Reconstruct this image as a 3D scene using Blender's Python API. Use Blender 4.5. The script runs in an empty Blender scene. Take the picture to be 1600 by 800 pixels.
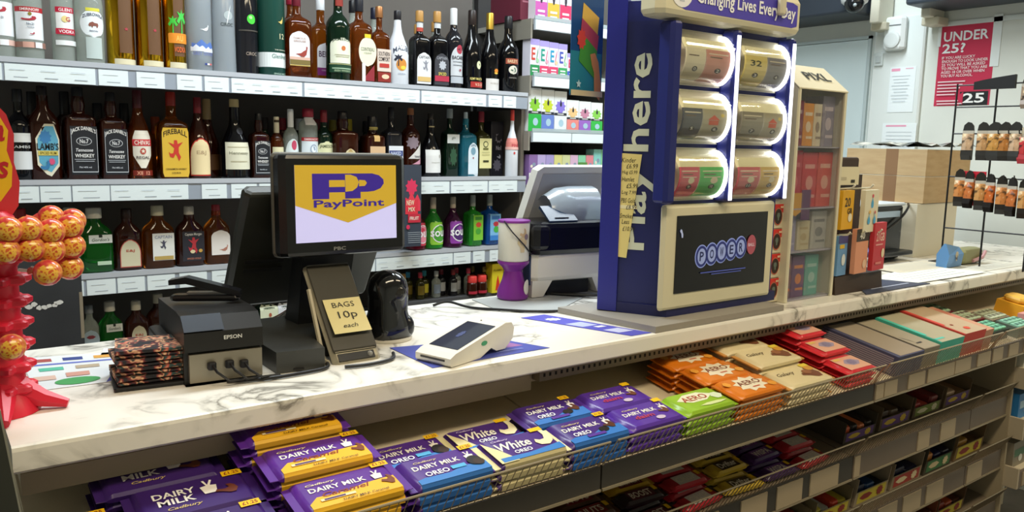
import bpy, math, random
from mathutils import Matrix, Vector
random.seed(7)
SC = bpy.context.scene
COL = SC.collection
PI = math.pi

# ---------------------------------------------------------------- camera
cam_data = bpy.data.cameras.new('camera')
cam_data.sensor_width = 36.0
cam_data.lens = 36.0 * 1250.0 / 1600.0
cam_data.clip_start = 0.05
cam = bpy.data.objects.new('camera', cam_data)
COL.objects.link(cam)
cam.matrix_world = Matrix(((0.802251, 0.065509, -0.593381, 0.0),
                           (-0.596601, 0.123706, -0.792947, 0.0),
                           (0.021460, 0.990154, 0.138326, 1.41),
                           (0, 0, 0, 1)))
SC.camera = cam

# ---------------------------------------------------------------- world, lights, exposure
world = bpy.data.worlds.new('room_world')
world.use_nodes = True
world.node_tree.nodes['Background'].inputs[0].default_value = (0.85, 0.92, 1.0, 1)
world.node_tree.nodes['Background'].inputs[1].default_value = 0.15
SC.world = world
SC.view_settings.view_transform = 'Standard'
SC.view_settings.look = 'None'
SC.view_settings.gamma = 1.0
SC.view_settings.use_curve_mapping = False
SC.view_settings.exposure = 0.35


def ceiling_panel(loc, sx, sy, power, color):
    ld = bpy.data.lights.new('ceiling_light', 'AREA')
    ld.shape = 'RECTANGLE'
    ld.size = sx
    ld.size_y = sy
    ld.energy = power
    ld.color = color
    o = bpy.data.objects.new('ceiling_light', ld)
    o.location = loc
    COL.objects.link(o)
    return o


ceiling_panel((0.9, 1.75, 2.66), 1.5, 0.3, 30, (0.86, 0.95, 1.0))
ceiling_panel((2.6, 1.85, 2.66), 1.2, 0.3, 22, (0.86, 0.95, 1.0))
ceiling_panel((0.5, 0.1, 2.66), 1.5, 0.3, 21, (1.0, 0.85, 0.60))
ceiling_panel((2.6, 0.15, 2.66), 1.5, 0.3, 17, (1.0, 0.84, 0.58))


# ---------------------------------------------------------------- materials
def lin(h):
    c = [int(h[i:i + 2], 16) / 255.0 for i in (0, 2, 4)]
    return tuple(x / 12.92 if x <= 0.04045 else ((x + 0.055) / 1.055) ** 2.4 for x in c)


MATS = {}


def mt(h, rough=0.5, metal=0.0, trans=0.0, emit=0.0, coat=0.0, ior=1.45):
    key = (h, rough, metal, trans, emit, coat, ior)
    if key in MATS:
        return MATS[key]
    m = bpy.data.materials.new('paint_' + h)
    m.use_nodes = True
    b = m.node_tree.nodes['Principled BSDF']
    c = lin(h)
    b.inputs['Base Color'].default_value = (*c, 1)
    b.inputs['Roughness'].default_value = rough
    b.inputs['Metallic'].default_value = metal
    b.inputs['Transmission Weight'].default_value = trans
    b.inputs['IOR'].default_value = ior
    b.inputs['Coat Weight'].default_value = coat
    if emit:
        b.inputs['Emission Color'].default_value = (*c, 1)
        b.inputs['Emission Strength'].default_value = emit
    MATS[key] = m
    return m


def noisy(name, cols, scale=5.0, rough=0.5, detail=6.0, bump=0.0, stretch=(1, 1, 1), distort=0.0):
    """procedural: noise-driven colour ramp; cols = [(pos, hex), ...]"""
    m = bpy.data.materials.new(name)
    m.use_nodes = True
    nt = m.node_tree
    b = nt.nodes['Principled BSDF']
    b.inputs['Roughness'].default_value = rough
    tc = nt.nodes.new('ShaderNodeTexCoord')
    mp = nt.nodes.new('ShaderNodeMapping')
    mp.inputs['Scale'].default_value = stretch
    nz = nt.nodes.new('ShaderNodeTexNoise')
    nz.inputs['Scale'].default_value = scale
    nz.inputs['Detail'].default_value = detail
    nz.inputs['Distortion'].default_value = distort
    rp = nt.nodes.new('ShaderNodeValToRGB')
    el = rp.color_ramp.elements
    while len(el) < len(cols):
        el.new(0.5)
    for e, (p, h) in zip(el, cols):
        e.position = p
        e.color = (*lin(h), 1)
    nt.links.new(tc.outputs['Object'], mp.inputs['Vector'])
    nt.links.new(mp.outputs['Vector'], nz.inputs['Vector'])
    nt.links.new(nz.outputs['Fac'], rp.inputs['Fac'])
    nt.links.new(rp.outputs['Color'], b.inputs['Base Color'])
    if bump:
        bp = nt.nodes.new('ShaderNodeBump')
        bp.inputs['Strength'].default_value = bump
        bp.inputs['Distance'].default_value = 0.002
        nt.links.new(nz.outputs['Fac'], bp.inputs['Height'])
        nt.links.new(bp.outputs['Normal'], b.inputs['Normal'])
    return m




def marble():
    m = bpy.data.materials.new('marble_laminate')
    m.use_nodes = True
    nt = m.node_tree
    N, L = nt.nodes, nt.links
    b = N['Principled BSDF']
    b.inputs['Roughness'].default_value = .25
    tc = N.new('ShaderNodeTexCoord')

    def nz(scale, det, dist):
        n = N.new('ShaderNodeTexNoise')
        n.inputs['Scale'].default_value = scale
        n.inputs['Detail'].default_value = det
        n.inputs['Distortion'].default_value = dist
        L.new(tc.outputs['Object'], n.inputs['Vector'])
        return n

    def mth(op, a, v):
        n = N.new('ShaderNodeMath')
        n.operation = op
        L.new(a, n.inputs[0])
        if hasattr(v, 'links'):
            L.new(v, n.inputs[1])
        elif v is not None:
            n.inputs[1].default_value = v
        return n.outputs[0]

    def ramp(a, cols):
        r = N.new('ShaderNodeValToRGB')
        el = r.color_ramp.elements
        while len(el) < len(cols):
            el.new(.5)
        for e, (p, h) in zip(el, cols):
            e.position = p
            e.color = (*lin(h), 1)
        L.new(a, r.inputs['Fac'])
        return r.outputs['Color']
    v1 = mth('ABSOLUTE', mth('SUBTRACT', nz(9, 9, .9).outputs['Fac'], .5), None)
    veins = ramp(v1, [(0, '8b8880'), (.012, 'aaa79e'), (.035, 'd8d5cb'), (.09, 'efece3')])
    mask = ramp(nz(5.0, 3, .4).outputs['Fac'], [(.43, '000000'), (.56, 'ffffff')])
    mx = N.new('ShaderNodeMix')
    mx.data_type = 'RGBA'
    L.new(mask, mx.inputs[0])
    mx.inputs[6].default_value = (*lin('efece3'), 1)
    L.new(veins, mx.inputs[7])
    L.new(mx.outputs[2], b.inputs['Base Color'])
    return m


def clearmix(h, fac, rough=.03, ior=1.3, tw=1.0):
    """thin clear plastic or glass: part straight-through, part refracting"""
    m = bpy.data.materials.new('clear_' + h)
    m.use_nodes = True
    nt = m.node_tree
    b = nt.nodes['Principled BSDF']
    b.inputs['Base Color'].default_value = (*lin(h), 1)
    b.inputs['Roughness'].default_value = rough
    b.inputs['Transmission Weight'].default_value = tw
    b.inputs['IOR'].default_value = ior
    t = nt.nodes.new('ShaderNodeBsdfTransparent')
    t.inputs['Color'].default_value = (*lin(h), 1)
    mx = nt.nodes.new('ShaderNodeMixShader')
    mx.inputs[0].default_value = fac
    out = [n for n in nt.nodes if n.type == 'OUTPUT_MATERIAL'][0]
    nt.links.new(t.outputs[0], mx.inputs[1])
    nt.links.new(b.outputs[0], mx.inputs[2])
    nt.links.new(mx.outputs[0], out.inputs['Surface'])
    return m


MARBLE = marble()
COVER = clearmix('f6f6f2', .18, .05, 1.45)
PANE = clearmix('f4f4f6', .12, .04, 1.45)
WALLP = noisy('painted_wall', [(0.3, 'd3d8d2'), (0.7, 'dde1da')], scale=3, rough=0.8)
DOORP = noisy('painted_door', [(0.3, 'c9d9dc'), (0.7, 'd3e2e4')], scale=2, rough=0.6)
FLOORP = noisy('floor_vinyl', [(0.3, '5f5a54'), (0.7, '777069')], scale=9, rough=0.5)
CARDB = noisy('cardboard', [(0.3, 'b89c74'), (0.7, 'c4aa82')], scale=14, rough=0.85, stretch=(1, 1, 5))
DARKP = noisy('dark_panel', [(0.3, '2b2d31'), (0.7, '33363a')], scale=8, rough=0.55)
BACKP = noisy('shelf_back', [(0.3, '625d58'), (0.7, '6e6964')], scale=3, rough=0.7)
BEIGE = noisy('cream_shelf', [(0.3, 'd3c6a8'), (0.7, 'ddd0b4')], scale=6, rough=0.45)
CLOTH = noisy('patterned_cloth', [(0.34, '131116'), (0.43, '1d181c'), (0.47, '7a2d2c'), (0.50, 'd8a880'), (0.535, '23201f'), (0.58, '2e5450'), (0.61, 'b84a3a'), (0.66, 'e0bc94'), (0.70, '1b1a20')],
              scale=42, rough=0.75, detail=2, bump=0.3)


# ---------------------------------------------------------------- mesh helpers
class MB:
    def __init__(self):
        self.v = []
        self.f = []
        self.smooth = False

    def add(self, vs, fs, T=None):
        n = len(self.v)
        if T is not None:
            vs = [tuple(T @ Vector(p)) for p in vs]
        self.v.extend(vs)
        self.f.extend([tuple(i + n for i in q) for q in fs])
        return self

    def box(self, x0, x1, y0, y1, z0, z1, T=None):
        vs = [(x, y, z) for z in (z0, z1) for y in (y0, y1) for x in (x0, x1)]
        fs = [(0, 2, 3, 1), (4, 5, 7, 6), (0, 1, 5, 4), (2, 6, 7, 3), (0, 4, 6, 2), (1, 3, 7, 5)]
        return self.add(vs, fs, T)

    def rbox(self, x0, x1, y0, y1, z0, z1, b=0.004, T=None):
        """box with chamfered edges: stacked outline loops"""
        def ring(i, z):
            a0, a1, c0, c1 = x0 + i, x1 - i, y0 + i, y1 - i
            k = min(b * 1.2, (a1 - a0) * .45, (c1 - c0) * .45)
            return [(a0 + k, c0, z), (a1 - k, c0, z), (a1, c0 + k, z), (a1, c1 - k, z),
                    (a1 - k, c1, z), (a0 + k, c1, z), (a0, c1 - k, z), (a0, c0 + k, z)]
        return self.loft([ring(b, z0), ring(b * .3, z0 + b * .3), ring(0, z0 + b), ring(0, z1 - b), ring(b * .3, z1 - b * .3), ring(b, z1)], T)

    def loft(self, rings, T=None, cap=True):
        n = len(rings[0])
        vs = [p for r in rings for p in r]
        fs = []
        for k in range(len(rings) - 1):
            for i in range(n):
                j = (i + 1) % n
                fs.append((k * n + i, k * n + j, (k + 1) * n + j, (k + 1) * n + i))
        if cap:
            fs.append(tuple(range(n - 1, -1, -1)))
            fs.append(tuple((len(rings) - 1) * n + i for i in range(n)))
        return self.add(vs, fs, T)

    def prism(self, poly, z0, z1, T=None):
        return self.loft([[(x, y, z0) for x, y in poly], [(x, y, z1) for x, y in poly]], T)

    def lathe(self, prof, n=20, T=None, cx=0, cy=0):
        """prof: (z, rx[, ry[, exponent]])"""
        rings = []
        for p in prof:
            z, rx = p[0], p[1]
            ry = p[2] if len(p) > 2 else rx
            e = p[3] if len(p) > 3 else 2.0
            r = []
            for i in range(n):
                a = 2 * PI * (i + .5) / n
                c, s = math.cos(a), math.sin(a)
                r.append((cx + rx * math.copysign(abs(c) ** (2 / e), c), cy + ry * math.copysign(abs(s) ** (2 / e), s), z))
            rings.append(r)
        return self.loft(rings, T)

    def tube(self, pts, r, n=6, T=None, closed=False):
        pts = [Vector(p) for p in pts]
        rings = []
        for i, p in enumerate(pts):
            d = (pts[min(i + 1, len(pts) - 1)] - pts[max(i - 1, 0)])
            if d.length < 1e-9:
                d = Vector((0, 0, 1))
            d.normalize()
            up = Vector((0, 0, 1)) if abs(d.z) < .9 else Vector((1, 0, 0))
            a = d.cross(up).normalized()
            b = a.cross(d)
            rr = r[i] if isinstance(r, (list, tuple)) else r
            rings.append([tuple(p + a * (rr * math.cos(2 * PI * k / n)) + b * (rr * math.sin(2 * PI * k / n))) for k in range(n)])
        return self.loft(rings, T)

    def sphere(self, c, r, n=14, m=8, T=None, sq=(1, 1, 1)):
        rings = []
        for k in range(m + 1):
            t = PI * (k + .001) / (m + .002)
            rings.append([(c[0] + sq[0] * r * math.sin(t) * math.cos(2 * PI * i / n), c[1] + sq[1] * r * math.sin(t) * math.sin(2 * PI * i / n), c[2] - sq[2] * r * math.cos(t)) for i in range(n)])
        return self.loft(rings, T)

    def mesh(self, name, m, smooth=False):
        me = bpy.data.meshes.new(name)
        me.from_pydata(self.v, [], self.f)
        me.update()
        if m:
            me.materials.append(m)
        if smooth:
            me.polygons.foreach_set('use_smooth', [True] * len(me.polygons))
            try:
                me.set_sharp_from_angle(angle=0.7)
            except Exception:
                pass
        return me


def link(o, parent=None):
    COL.objects.link(o)
    if parent:
        o.parent = parent
    return o


def part(name, mb, m, parent=None, smooth=False):
    return link(bpy.data.objects.new(name, mb.mesh(name, m, smooth)), parent)


def tag(o, label, cat, group=None, kind=None):
    if label:
        o['label'] = label
    if cat:
        o['category'] = cat
    if group:
        o['group'] = group
    if kind:
        o['kind'] = kind
    return o


def thing(name, label, cat, loc=(0, 0, 0), rz=0.0, group=None, rx=0.0):
    o = bpy.data.objects.new(name, None)
    o.empty_display_size = .05
    COL.objects.link(o)
    o.location = loc
    o.rotation_euler = (rx, 0, rz)
    return tag(o, label, cat, group)


KIDS = {}


def copy_tree(o, parent=None):
    c = o.copy()
    COL.objects.link(c)
    if parent:
        c.parent = parent
    for ch in list(o.children):
        copy_tree(ch, c)
    return c


def struct(name, mb, m):
    o = part(name, mb, m)
    o['kind'] = 'structure'
    return o


# ---------------------------------------------------------------- print: labels, lettering, emblems on a mapped surface
TXT = {}


def text2d(s, bold=0.0, shear=0.0):
    bold = min(bold, .02)
    key = (s, bold, shear)
    if key in TXT:
        return TXT[key]
    cu = bpy.data.curves.new('lettering', 'FONT')
    cu.body = s
    cu.resolution_u = 2
    cu.offset = bold
    cu.shear = shear
    o = bpy.data.objects.new('lettering', cu)
    me = o.to_mesh()
    vs = [(v.co.x, v.co.y) for v in me.vertices]
    fs = [tuple(p.vertices) for p in me.polygons]
    o.to_mesh_clear()
    bpy.data.objects.remove(o)
    bpy.data.curves.remove(cu)
    if not vs:
        vs, fs = [(0, 0), (1, 0), (1, 1)], [(0, 1, 2)]
    x0, x1 = min(v[0] for v in vs), max(v[0] for v in vs)
    y0, y1 = min(v[1] for v in vs), max(v[1] for v in vs)
    w, h = max(x1 - x0, 1e-5), max(y1 - y0, 1e-5)
    vs = [((x - x0) / w - .5, (y - y0) / h - .5) for x, y in vs]
    TXT[key] = (vs, fs, w / h)
    return TXT[key]


def circ(n=20, a0=0, a1=2 * PI, r=.5):
    return [(r * math.cos(a0 + (a1 - a0) * i / n), r * math.sin(a0 + (a1 - a0) * i / n)) for i in range(n)]


def star(n, r2=.25):
    return [((.5 if i % 2 == 0 else r2) * math.sin(PI * i / n), (.5 if i % 2 == 0 else r2) * math.cos(PI * i / n)) for i in range(2 * n)]


POLY = {
    'disc': circ(), 'rect': [(-.5, -.5), (.5, -.5), (.5, .5), (-.5, .5)],
    'bird': [(-.5, -.18), (-.1, -.1), (.12, .1), (.28, .2), (.3, .5), (.4, .42), (.36, .15), (.3, -.2), (.12, -.4), (-.1, -.36), (-.25, -.25)],
    'bison': [(-.5, -.1), (-.4, .25), (-.1, .5), (.1, .3), (.45, .25), (.5, -.1), (.4, -.5), (.3, -.5), (.28, -.2), (-.05, -.2), (-.1, -.5), (-.2, -.5), (-.22, -.2), (-.38, -.35)],
    'palm': [(-.06, -.5), (.06, -.5), (.06, .12), (.3, -.1), (.5, 0), (.25, .22), (.45, .4), (.1, .32), (0, .5), (-.1, .32), (-.45, .4), (-.25, .22), (-.5, 0), (-.3, -.1), (-.04, .12)],
    'mount': [(-.5, -.5), (.5, -.5), (.5, 0), (.3, .35), (.12, .1), (-.1, .5), (-.3, .1), (-.5, .2)],
    'tri': [(-.5, -.5), (.5, -.5), (0, .5)], 'triR': [(-.5, -.5), (.5, -.5), (.5, .5)], 'triD': [(-.5, .5), (.5, .5), (0, -.5)],
    'star': star(5), 'burst': star(9, .36), 'leaf': [(-.5, 0), (-.2, .3), (.2, .3), (.5, 0), (.2, -.3), (-.2, -.3)],
    'devil': [(-.5, .4), (-.12, .3), (-.1, .5), (.1, .5), (.14, .32), (.5, .42), (.2, .16), (.2, -.1), (.34, -.3), (.2, -.5), (.1, -.3), (-.02, -.14), (-.16, -.34), (-.4, -.3), (-.48, -.05), (-.36, -.14), (-.18, -.12), (-.1, .12)],
    'flame': [(0, .5), (.24, .1), (.42, -.5), (-.42, -.5), (-.24, .1)],
    'drop': [(0, .5), (.1, .2), (.34, -.05), (.36, -.3), (.2, -.48), (-.2, -.48), (-.36, -.3), (-.34, -.05), (-.1, .2)],
    'cup': [(-.2, .5), (-.08, .1), (-.4, .05), (-.3, -.5), (.3, -.5), (.4, .05), (.12, .1), (.3, .45), (.2, .5), (0, .15), (-.08, .5)],
    'curl': [(-.5, -.2), (-.35, -.42), (.05, -.5), (.38, -.3), (.5, .1), (.42, .5), (.2, .5), (.2, .15), (.05, -.1), (-.2, -.12), (-.4, 0)],
    'chev': [(-.5, .5), (.5, .5), (.5, -.18), (0, -.5), (-.5, -.18)],
    'heel': [(-.5, -.1), (-.2, -.25), (.1, -.5), (.35, -.5), (.5, -.1), (.4, .3), (.25, .5), (.05, .5), (.15, .15), (-.05, 0), (-.4, .12)],
    'hex': [(-.5, .22), (-.1, .5), (.3, .5), (.5, .2), (.46, -.3), (.1, -.5), (-.1, -.46), (-.46, -.28)],
    'bulb': [(-.2, -.5), (.2, -.5), (.22, -.2), (.5, .1), (.4, .4), (.15, .5), (-.15, .5), (-.4, .4), (-.5, .1), (-.22, -.2)],
    'hand': [(-.5, .3), (-.2, .5), (.1, .4), (.5, -.1), (.5, -.5), (.1, -.5), (-.1, 0), (-.3, .1)],
    'P': [(-.5, -.5), (-.2, -.5), (-.2, -.12), (.2, -.12), (.42, 0), (.5, .2), (.42, .38), (.2, .5), (-.5, .5)],
}


def halfw(shape, t):
    """half width (of 1) at height t in 0..1"""
    if shape == 'rect':
        return 1.0
    if shape == 'arch':
        return 1.0 if t < .72 else math.sqrt(max(0.02, 1 - ((t - .72) / .28) ** 2))
    if shape == 'dome':
        return 1.0 if t < .5 else math.sqrt(max(0.02, 1 - ((t - .5) / .5) ** 2))
    if shape == 'oval':
        return math.sqrt(max(0.003, 1 - (2 * t - 1) ** 2))
    if shape == 'shield':
        return min(1.0, .25 + t * 2.2) * (1 if t < .8 else 1 - (t - .8) * 1.6)
    if shape == 'round':
        e = min(t, 1 - t) / .12
        return 1.0 if e >= 1 else .9 + .1 * math.sqrt(max(0, 1 - (1 - e) ** 2))
    if shape == 'trap':
        return 1 - .3 * t
    return 1.0


NAMES = {'L': 'label', 'T': 'lettering', 'P': 'emblem'}


def clip_x(poly, a, keep_right):
    out = []
    for (x0, y0), (x1, y1) in zip(poly, poly[1:] + poly[:1]):
        i0 = x0 >= a if keep_right else x0 <= a
        i1 = x1 >= a if keep_right else x1 <= a
        if i0:
            out.append((x0, y0))
        if i0 != i1:
            t = (a - x0) / (x1 - x0)
            out.append((a, y0 + (y1 - y0) * t))
    return out


def deco(root, mp, items, step=0.0004, base=0.0005, emit=0.0, rough=0.45, names=None, slices=1):
    """items: ('L', shape, u, v, w, h, hex) / ('T', text, u, v, w, h, hex, {opts}) / ('P', poly, u, v, w, h, hex, {rot})"""
    bins = {}
    order = []
    for k, it in enumerate(items):
        kind = it[0]
        off = base + step * k
        hx = it[6]
        key = (kind, hx) if kind != 'L' else (kind, hx, k)
        if key not in bins:
            bins[key] = MB()
            order.append(key)
        mb = bins[key]
        opts = it[7] if len(it) > 7 else {}
        u, v, w, h = it[2:6]
        ro = math.radians(opts.get('rot', 0))
        c, s = math.cos(ro), math.sin(ro)

        def place(x, y):
            return mp(u + x * c - y * s, v + x * s + y * c, off)
        if kind == 'L':
            rows = 8 if it[1] == 'rect' else 12
            cols = 8 if abs(w) < .12 else 24
            vs, fs = [], []
            for i in range(rows + 1):
                t = i / rows
                hw = halfw(it[1], t) * w / 2
                for j in range(cols + 1):
                    vs.append(place(-hw + 2 * hw * j / cols, -h / 2 + h * t))
            for i in range(rows):
                for j in range(cols):
                    a = i * (cols + 1) + j
                    fs.append((a, a + 1, a + cols + 2, a + cols + 1))
            mb.add(vs, fs)
        elif kind == 'T':
            tv, tf, asp = text2d(it[1], opts.get('b', 0.015), opts.get('sh', 0.0))
            if w is None:
                w = h * asp
            if h is None:
                h = w / asp
            arc = opts.get('arc', 0.0)
            mb.add([place(x * w, y * h + arc * h * (1 - 4 * x * x)) for x, y in tv], tf)
        else:
            poly = POLY[it[1]] if isinstance(it[1], str) else it[1]
            poly = list(poly)
            if slices > 1 and abs(w) >= .3:
                for q in range(slices):
                    pq = clip_x(clip_x(poly, -.5 + q / slices, True), -.5 + (q + 1) / slices, False) if poly else []
                    if len(pq) > 2:
                        mb.add([place(x * w, y * h) for x, y in pq], [tuple(range(len(pq)))])
            else:
                mb.add([place(x * w, y * h) for x, y in poly], [tuple(range(len(poly)))])
    out = []
    for key in order:
        nm = (names or NAMES).get(key[0], NAMES[key[0]])
        out.append(part(nm, bins[key], mt(key[1], rough, emit=emit), root))
    return out


def plane_y(y, x0=0.0, z0=0.0):          # front face looking to -Y
    return lambda u, v, o: (x0 + u, y - o, z0 + v)


def plane_top(z, x0=0.0, y0=0.0):        # top face; v runs to +Y
    return lambda u, v, o: (x0 + u, y0 + v, z + o)


def plane_x(x, y0=0.0, z0=0.0):          # face looking to -X; u runs to -Y
    return lambda u, v, o: (x - o, y0 - u, z0 + v)


def cyl(R, z0=0.0):
    return lambda u, v, o: ((R + o) * math.sin(u / R), -(R + o) * math.cos(u / R), z0 + v)

# ================================================================ the room
struct('floor', MB().box(-2, 4.2, -2.2, 3.3, -0.05, 0), FLOORP)
struct('ceiling', MB().box(-2, 4.2, -2.2, 3.3, 2.7, 2.75), mt('e6e4de', .8))
struct('wall_back', MB().box(-2, 4.2, 2.95, 3.05, 0, 2.7), WALLP)
struct('wall_right', MB().box(3.7, 3.8, -2.2, 2.95, 0, 2.7), WALLP)
struct('wall_left', MB().box(-2, -1.9, -2.2, 2.95, 0, 2.7), WALLP)
struct('wall_front', MB().box(-1.9, 3.7, -2.2, -2.1, 0, 2.7), WALLP)
# door in the right wall with a thin frame
d = struct('door_1', MB().box(3.688, 3.70, 2.135, 2.93, 0.02, 1.94), DOORP)
fr = MB()
fr.box(3.684, 3.70, 2.118, 2.132, 0, 1.957)
fr.box(3.684, 3.70, 2.118, 2.95, 1.943, 1.957)
part('door_frame', fr, mt('b4c2c4', .6), d)
struct('trim_1', MB().rbox(3.675, 3.70, 1.86, 2.10, 0, 2.03, .006), mt('dbe2e0', .7))
# dark bulkhead over the end wall in two lengths, cream end brackets between
bk = MB().rbox(3.42, 3.70, 2.075, 2.95, 2.03, 2.5, .01)
struct('trim_2', bk, mt('2b323b', .45))
bk = MB().rbox(3.42, 3.70, -0.6, 1.83, 2.03, 2.5, .01)
struct('trim_3', bk, mt('363f49', .45))
for i, yy in enumerate((2.035, 1.80)):
    br = thing('shutter_bracket', ['cream shutter end bracket beside the dome camera', 'cream shutter end bracket above the red age poster'][i], 'bracket', (3.56, yy, 2.0), 0, 'shutter brackets')
    part('plate', MB().rbox(.0, .13, -.012, .03, -.005, .5, .004), mt('d9d6c4', .5), br)
    part('foot', MB().rbox(.04, .135, -.03, .045, -.035, 0, .004), mt('c9c4ae', .5), br)
# dome camera under the bulkhead
dc = thing('dome_camera', 'white dome security camera with dark lens face on dark bulkhead', 'camera', (3.37, 2.030, 2.075), 0)
part('housing', MB().lathe([(-.035, .03), (-.015, .055), (.02, .062), (.05, .060), (.052, .01)], 24), mt('d8dbdc', .3), dc, True)
part('lens_face', MB().sphere((-.02, -.012, -.022), .042, 16, 10), mt('15171a', .1), dc, True)
for a in range(3):
    part('lens', MB().sphere((-.052 + .006 * a, -.035 + .022 * a, -.036), .008), mt('9aa4a8', .2), dc, True)
# alarm sounder on the trim
al = thing('wall_sounder', 'white rounded alarm box on the wall beside the door', 'alarm box', (3.66, 1.985, 1.935))
part('case', MB().rbox(-.03, .014, -.05, .05, -.06, .09, .012), mt('dfe4e2', .5), al)
part('grille', MB().lathe([(0, .038), (.008, .036), (.01, .028)], 22, Matrix.Translation((-.03, 0, -.015)) @ Matrix.Rotation(-PI / 2, 4, 'Y')), mt('d2d8d6', .5), al)
part('slot', MB().box(-.032, -.029, -.035, .035, .048, .052), mt('70777a', .5), al)
sw = thing('wall_switch', 'small grey switch plate under the alarm box', 'switch', (3.672, 2.065, 1.84))
part('plate', MB().rbox(-.008, .003, -.022, .022, -.03, .03, .003), mt('c3cccb', .5), sw)
part('rocker', MB().rbox(-.012, -.006, -.012, .012, -.016, .016, .002), mt('b4bdbd', .5), sw)


def wall_sheet(name, label, y0, y1, z0, z1, items, col='e6eef0', x=3.674):
    o = thing(name, label, 'paper notice' if 'poster' not in name else 'poster', (x, (y0 + y1) / 2, (z0 + z1) / 2))
    w, h = y1 - y0, z1 - z0
    part('sheet', MB().box(-.001, 0, -w / 2, w / 2, -h / 2, h / 2), mt(col, .6), o)
    deco(o, lambda u, v, q: (-.001 - q, -u * w, v * h), items)
    return o


wall_sheet('paper_notice', 'white paper notice with pink heading taped beside the door', 1.885, 2.005, 1.595, 1.80,
           [('P', 'rect', -.28, .44, .34, .06, 'e59bb6'), ('P', 'rect', .25, .46, .3, .02, 'e8b4c6')] +
           [('T', '-', -.05, .3 - .07 * i, .7 - .1 * (i % 3), .012, 'c3ccd2') for i in range(9)])
wall_sheet('paper_notice', 'white paper notice with pink line, lower of the two by the door', 1.86, 2.02, 1.34, 1.545,
           [('P', 'rect', -.1, .44, .6, .035, 'e59bb6')] + [('T', '-', 0, .3 - .08 * i, .75, .012, 'c3ccd2') for i in range(7)])
po = wall_sheet('age_check_poster', 'red under 25 alcohol age poster taped to the end wall', 1.572, 1.805, 1.62, 1.968,
                [('P', 'rect', .22, -.415, .5, .17, '1c1f1f'), ('P', 'tri', -.05, -.41, .16, .16, 'c22b4d', {'rot': 90}),
                 ('T', '25', .22, -.41, .38, .12, 'f2f4f2', {'b': .05}),
                 ('T', 'UNDER', -.02, .36, .8, .12, 'eef2f4', {'b': .05}), ('T', '25?', -.22, .215, .42, .12, 'eef2f4', {'b': .05}),
                 ('T', 'IF YOU ARE LUCKY', -.12, .1, .6, .035, 'f0dfe2'), ('T', 'ENOUGH TO LOOK UNDER', 0, .055, .82, .035, 'f0dfe2'),
                 ('T', '25 YOU WILL BE ASKED', -.02, .01, .78, .035, 'f0dfe2'), ('T', 'TO PROVE THAT YOU ARE', 0, -.035, .82, .035, 'f0dfe2'),
                 ('T', 'AGED 18 OR OVER WHEN', -.02, -.08, .78, .035, 'f0dfe2'), ('T', 'YOU BUY ALCOHOL.', -.12, -.125, .58, .035, 'f0dfe2')] +
                [('T', '-', -.2 - .02 * i, -.2 - .04 * i, .5 - .04 * i, .016, 'e9c9d0') for i in range(5)] +
                [('T', '-', -.24, -.44, .4, .016, 'e9c9d0'), ('T', '-', -.2, -.475, .46, .016, 'e9c9d0')], 'c22b4d', 3.70)
tp = MB().box(3.696, 3.6985, 1.55, 1.585, 1.78, 1.995).box(3.696, 3.6985, 1.46, 1.82, 1.965, 1.985).box(3.696, 3.6985, 1.798, 1.812, 1.88, 1.985)
part('tape', tp, mt('e4ecec', .25), po).matrix_parent_inverse = Matrix.Translation(po.location).inverted()

# ================================================================ bottle shelving behind the counter
bs = thing('bottle_shelving', 'grey liquor shelving with white price strips behind the counter', 'shelving', (0, 2.5, 0))
RAILW = mt('e8f3f6', .35)
RAILG = mt('9aa3b0', .35)
part('back_panel', MB().box(-.6, 1.93, .395, .41, .3, 2.3), BACKP, bs)
part('side_panel', MB().box(1.925, 1.94, .03, .41, .3, 1.545), mt('6d675e', .6), bs)
SHZ = [1.60, 1.28, 1.014, .745]
for k, zt in enumerate(SHZ):
    sh = part('shelf', MB().box(-.6, 1.925, 0.0, .395, zt - .022, zt), mt('a9adb2', .4), bs)
    part('price_rail', MB().box(-.6, 1.925, -.006, 0, zt - .054, zt + .004), RAILG, sh)
    ft = MB().box(-.6, 1.925, -.009, -.005, zt - .006, zt + .008)
    part('edge_trim', ft, mt('b9bec6', .25), sh)
    tk = [[(0.141, 0.201), (0.207, 0.419), (0.427, 0.502), (0.524, 0.599), (0.633, 0.703), (0.711, 0.782), (0.79, 1.013), (1.021, 1.444), (1.452, 1.728), (1.74, 1.801), (1.81, 1.868)], [(0.152, 0.268), (0.271, 0.344), (0.348, 0.441), (0.444, 0.654), (0.693, 0.767), (0.781, 0.86), (0.868, 1.118), (1.128, 1.41), (1.415, 1.571), (1.579, 1.742), (1.748, 1.882)], [(0.347, 0.363), (0.371, 0.445), (0.45, 0.523), (0.53, 0.607), (0.62, 0.7), (0.715, 0.813), (0.826, 1.07), (1.081, 1.269), (1.274, 1.589), (1.594, 1.669), (1.681, 1.734), (1.758, 1.798)], []][k]
    for (a, b) in tk:
        a, b = a + .0, b
        t = part('price_ticket', MB().box(a, b, -.0085, -.0062, zt - .053, zt - .010), RAILW, sh)
        n = max(1, int((b - a) / .055))
        deco(t, plane_y(-.0085, 0, zt - .03), [('T', '-', a + (b - a) * (i + .5) / n, -.013, (b - a) / n * .45, .0022, 'aeb8c2') for i in range(n)] +
             [('T', '-', a + (b - a) * (i + .4) / n, .006, (b - a) / n * .5, .0016, 'ccd5dc') for i in range(n)])

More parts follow.
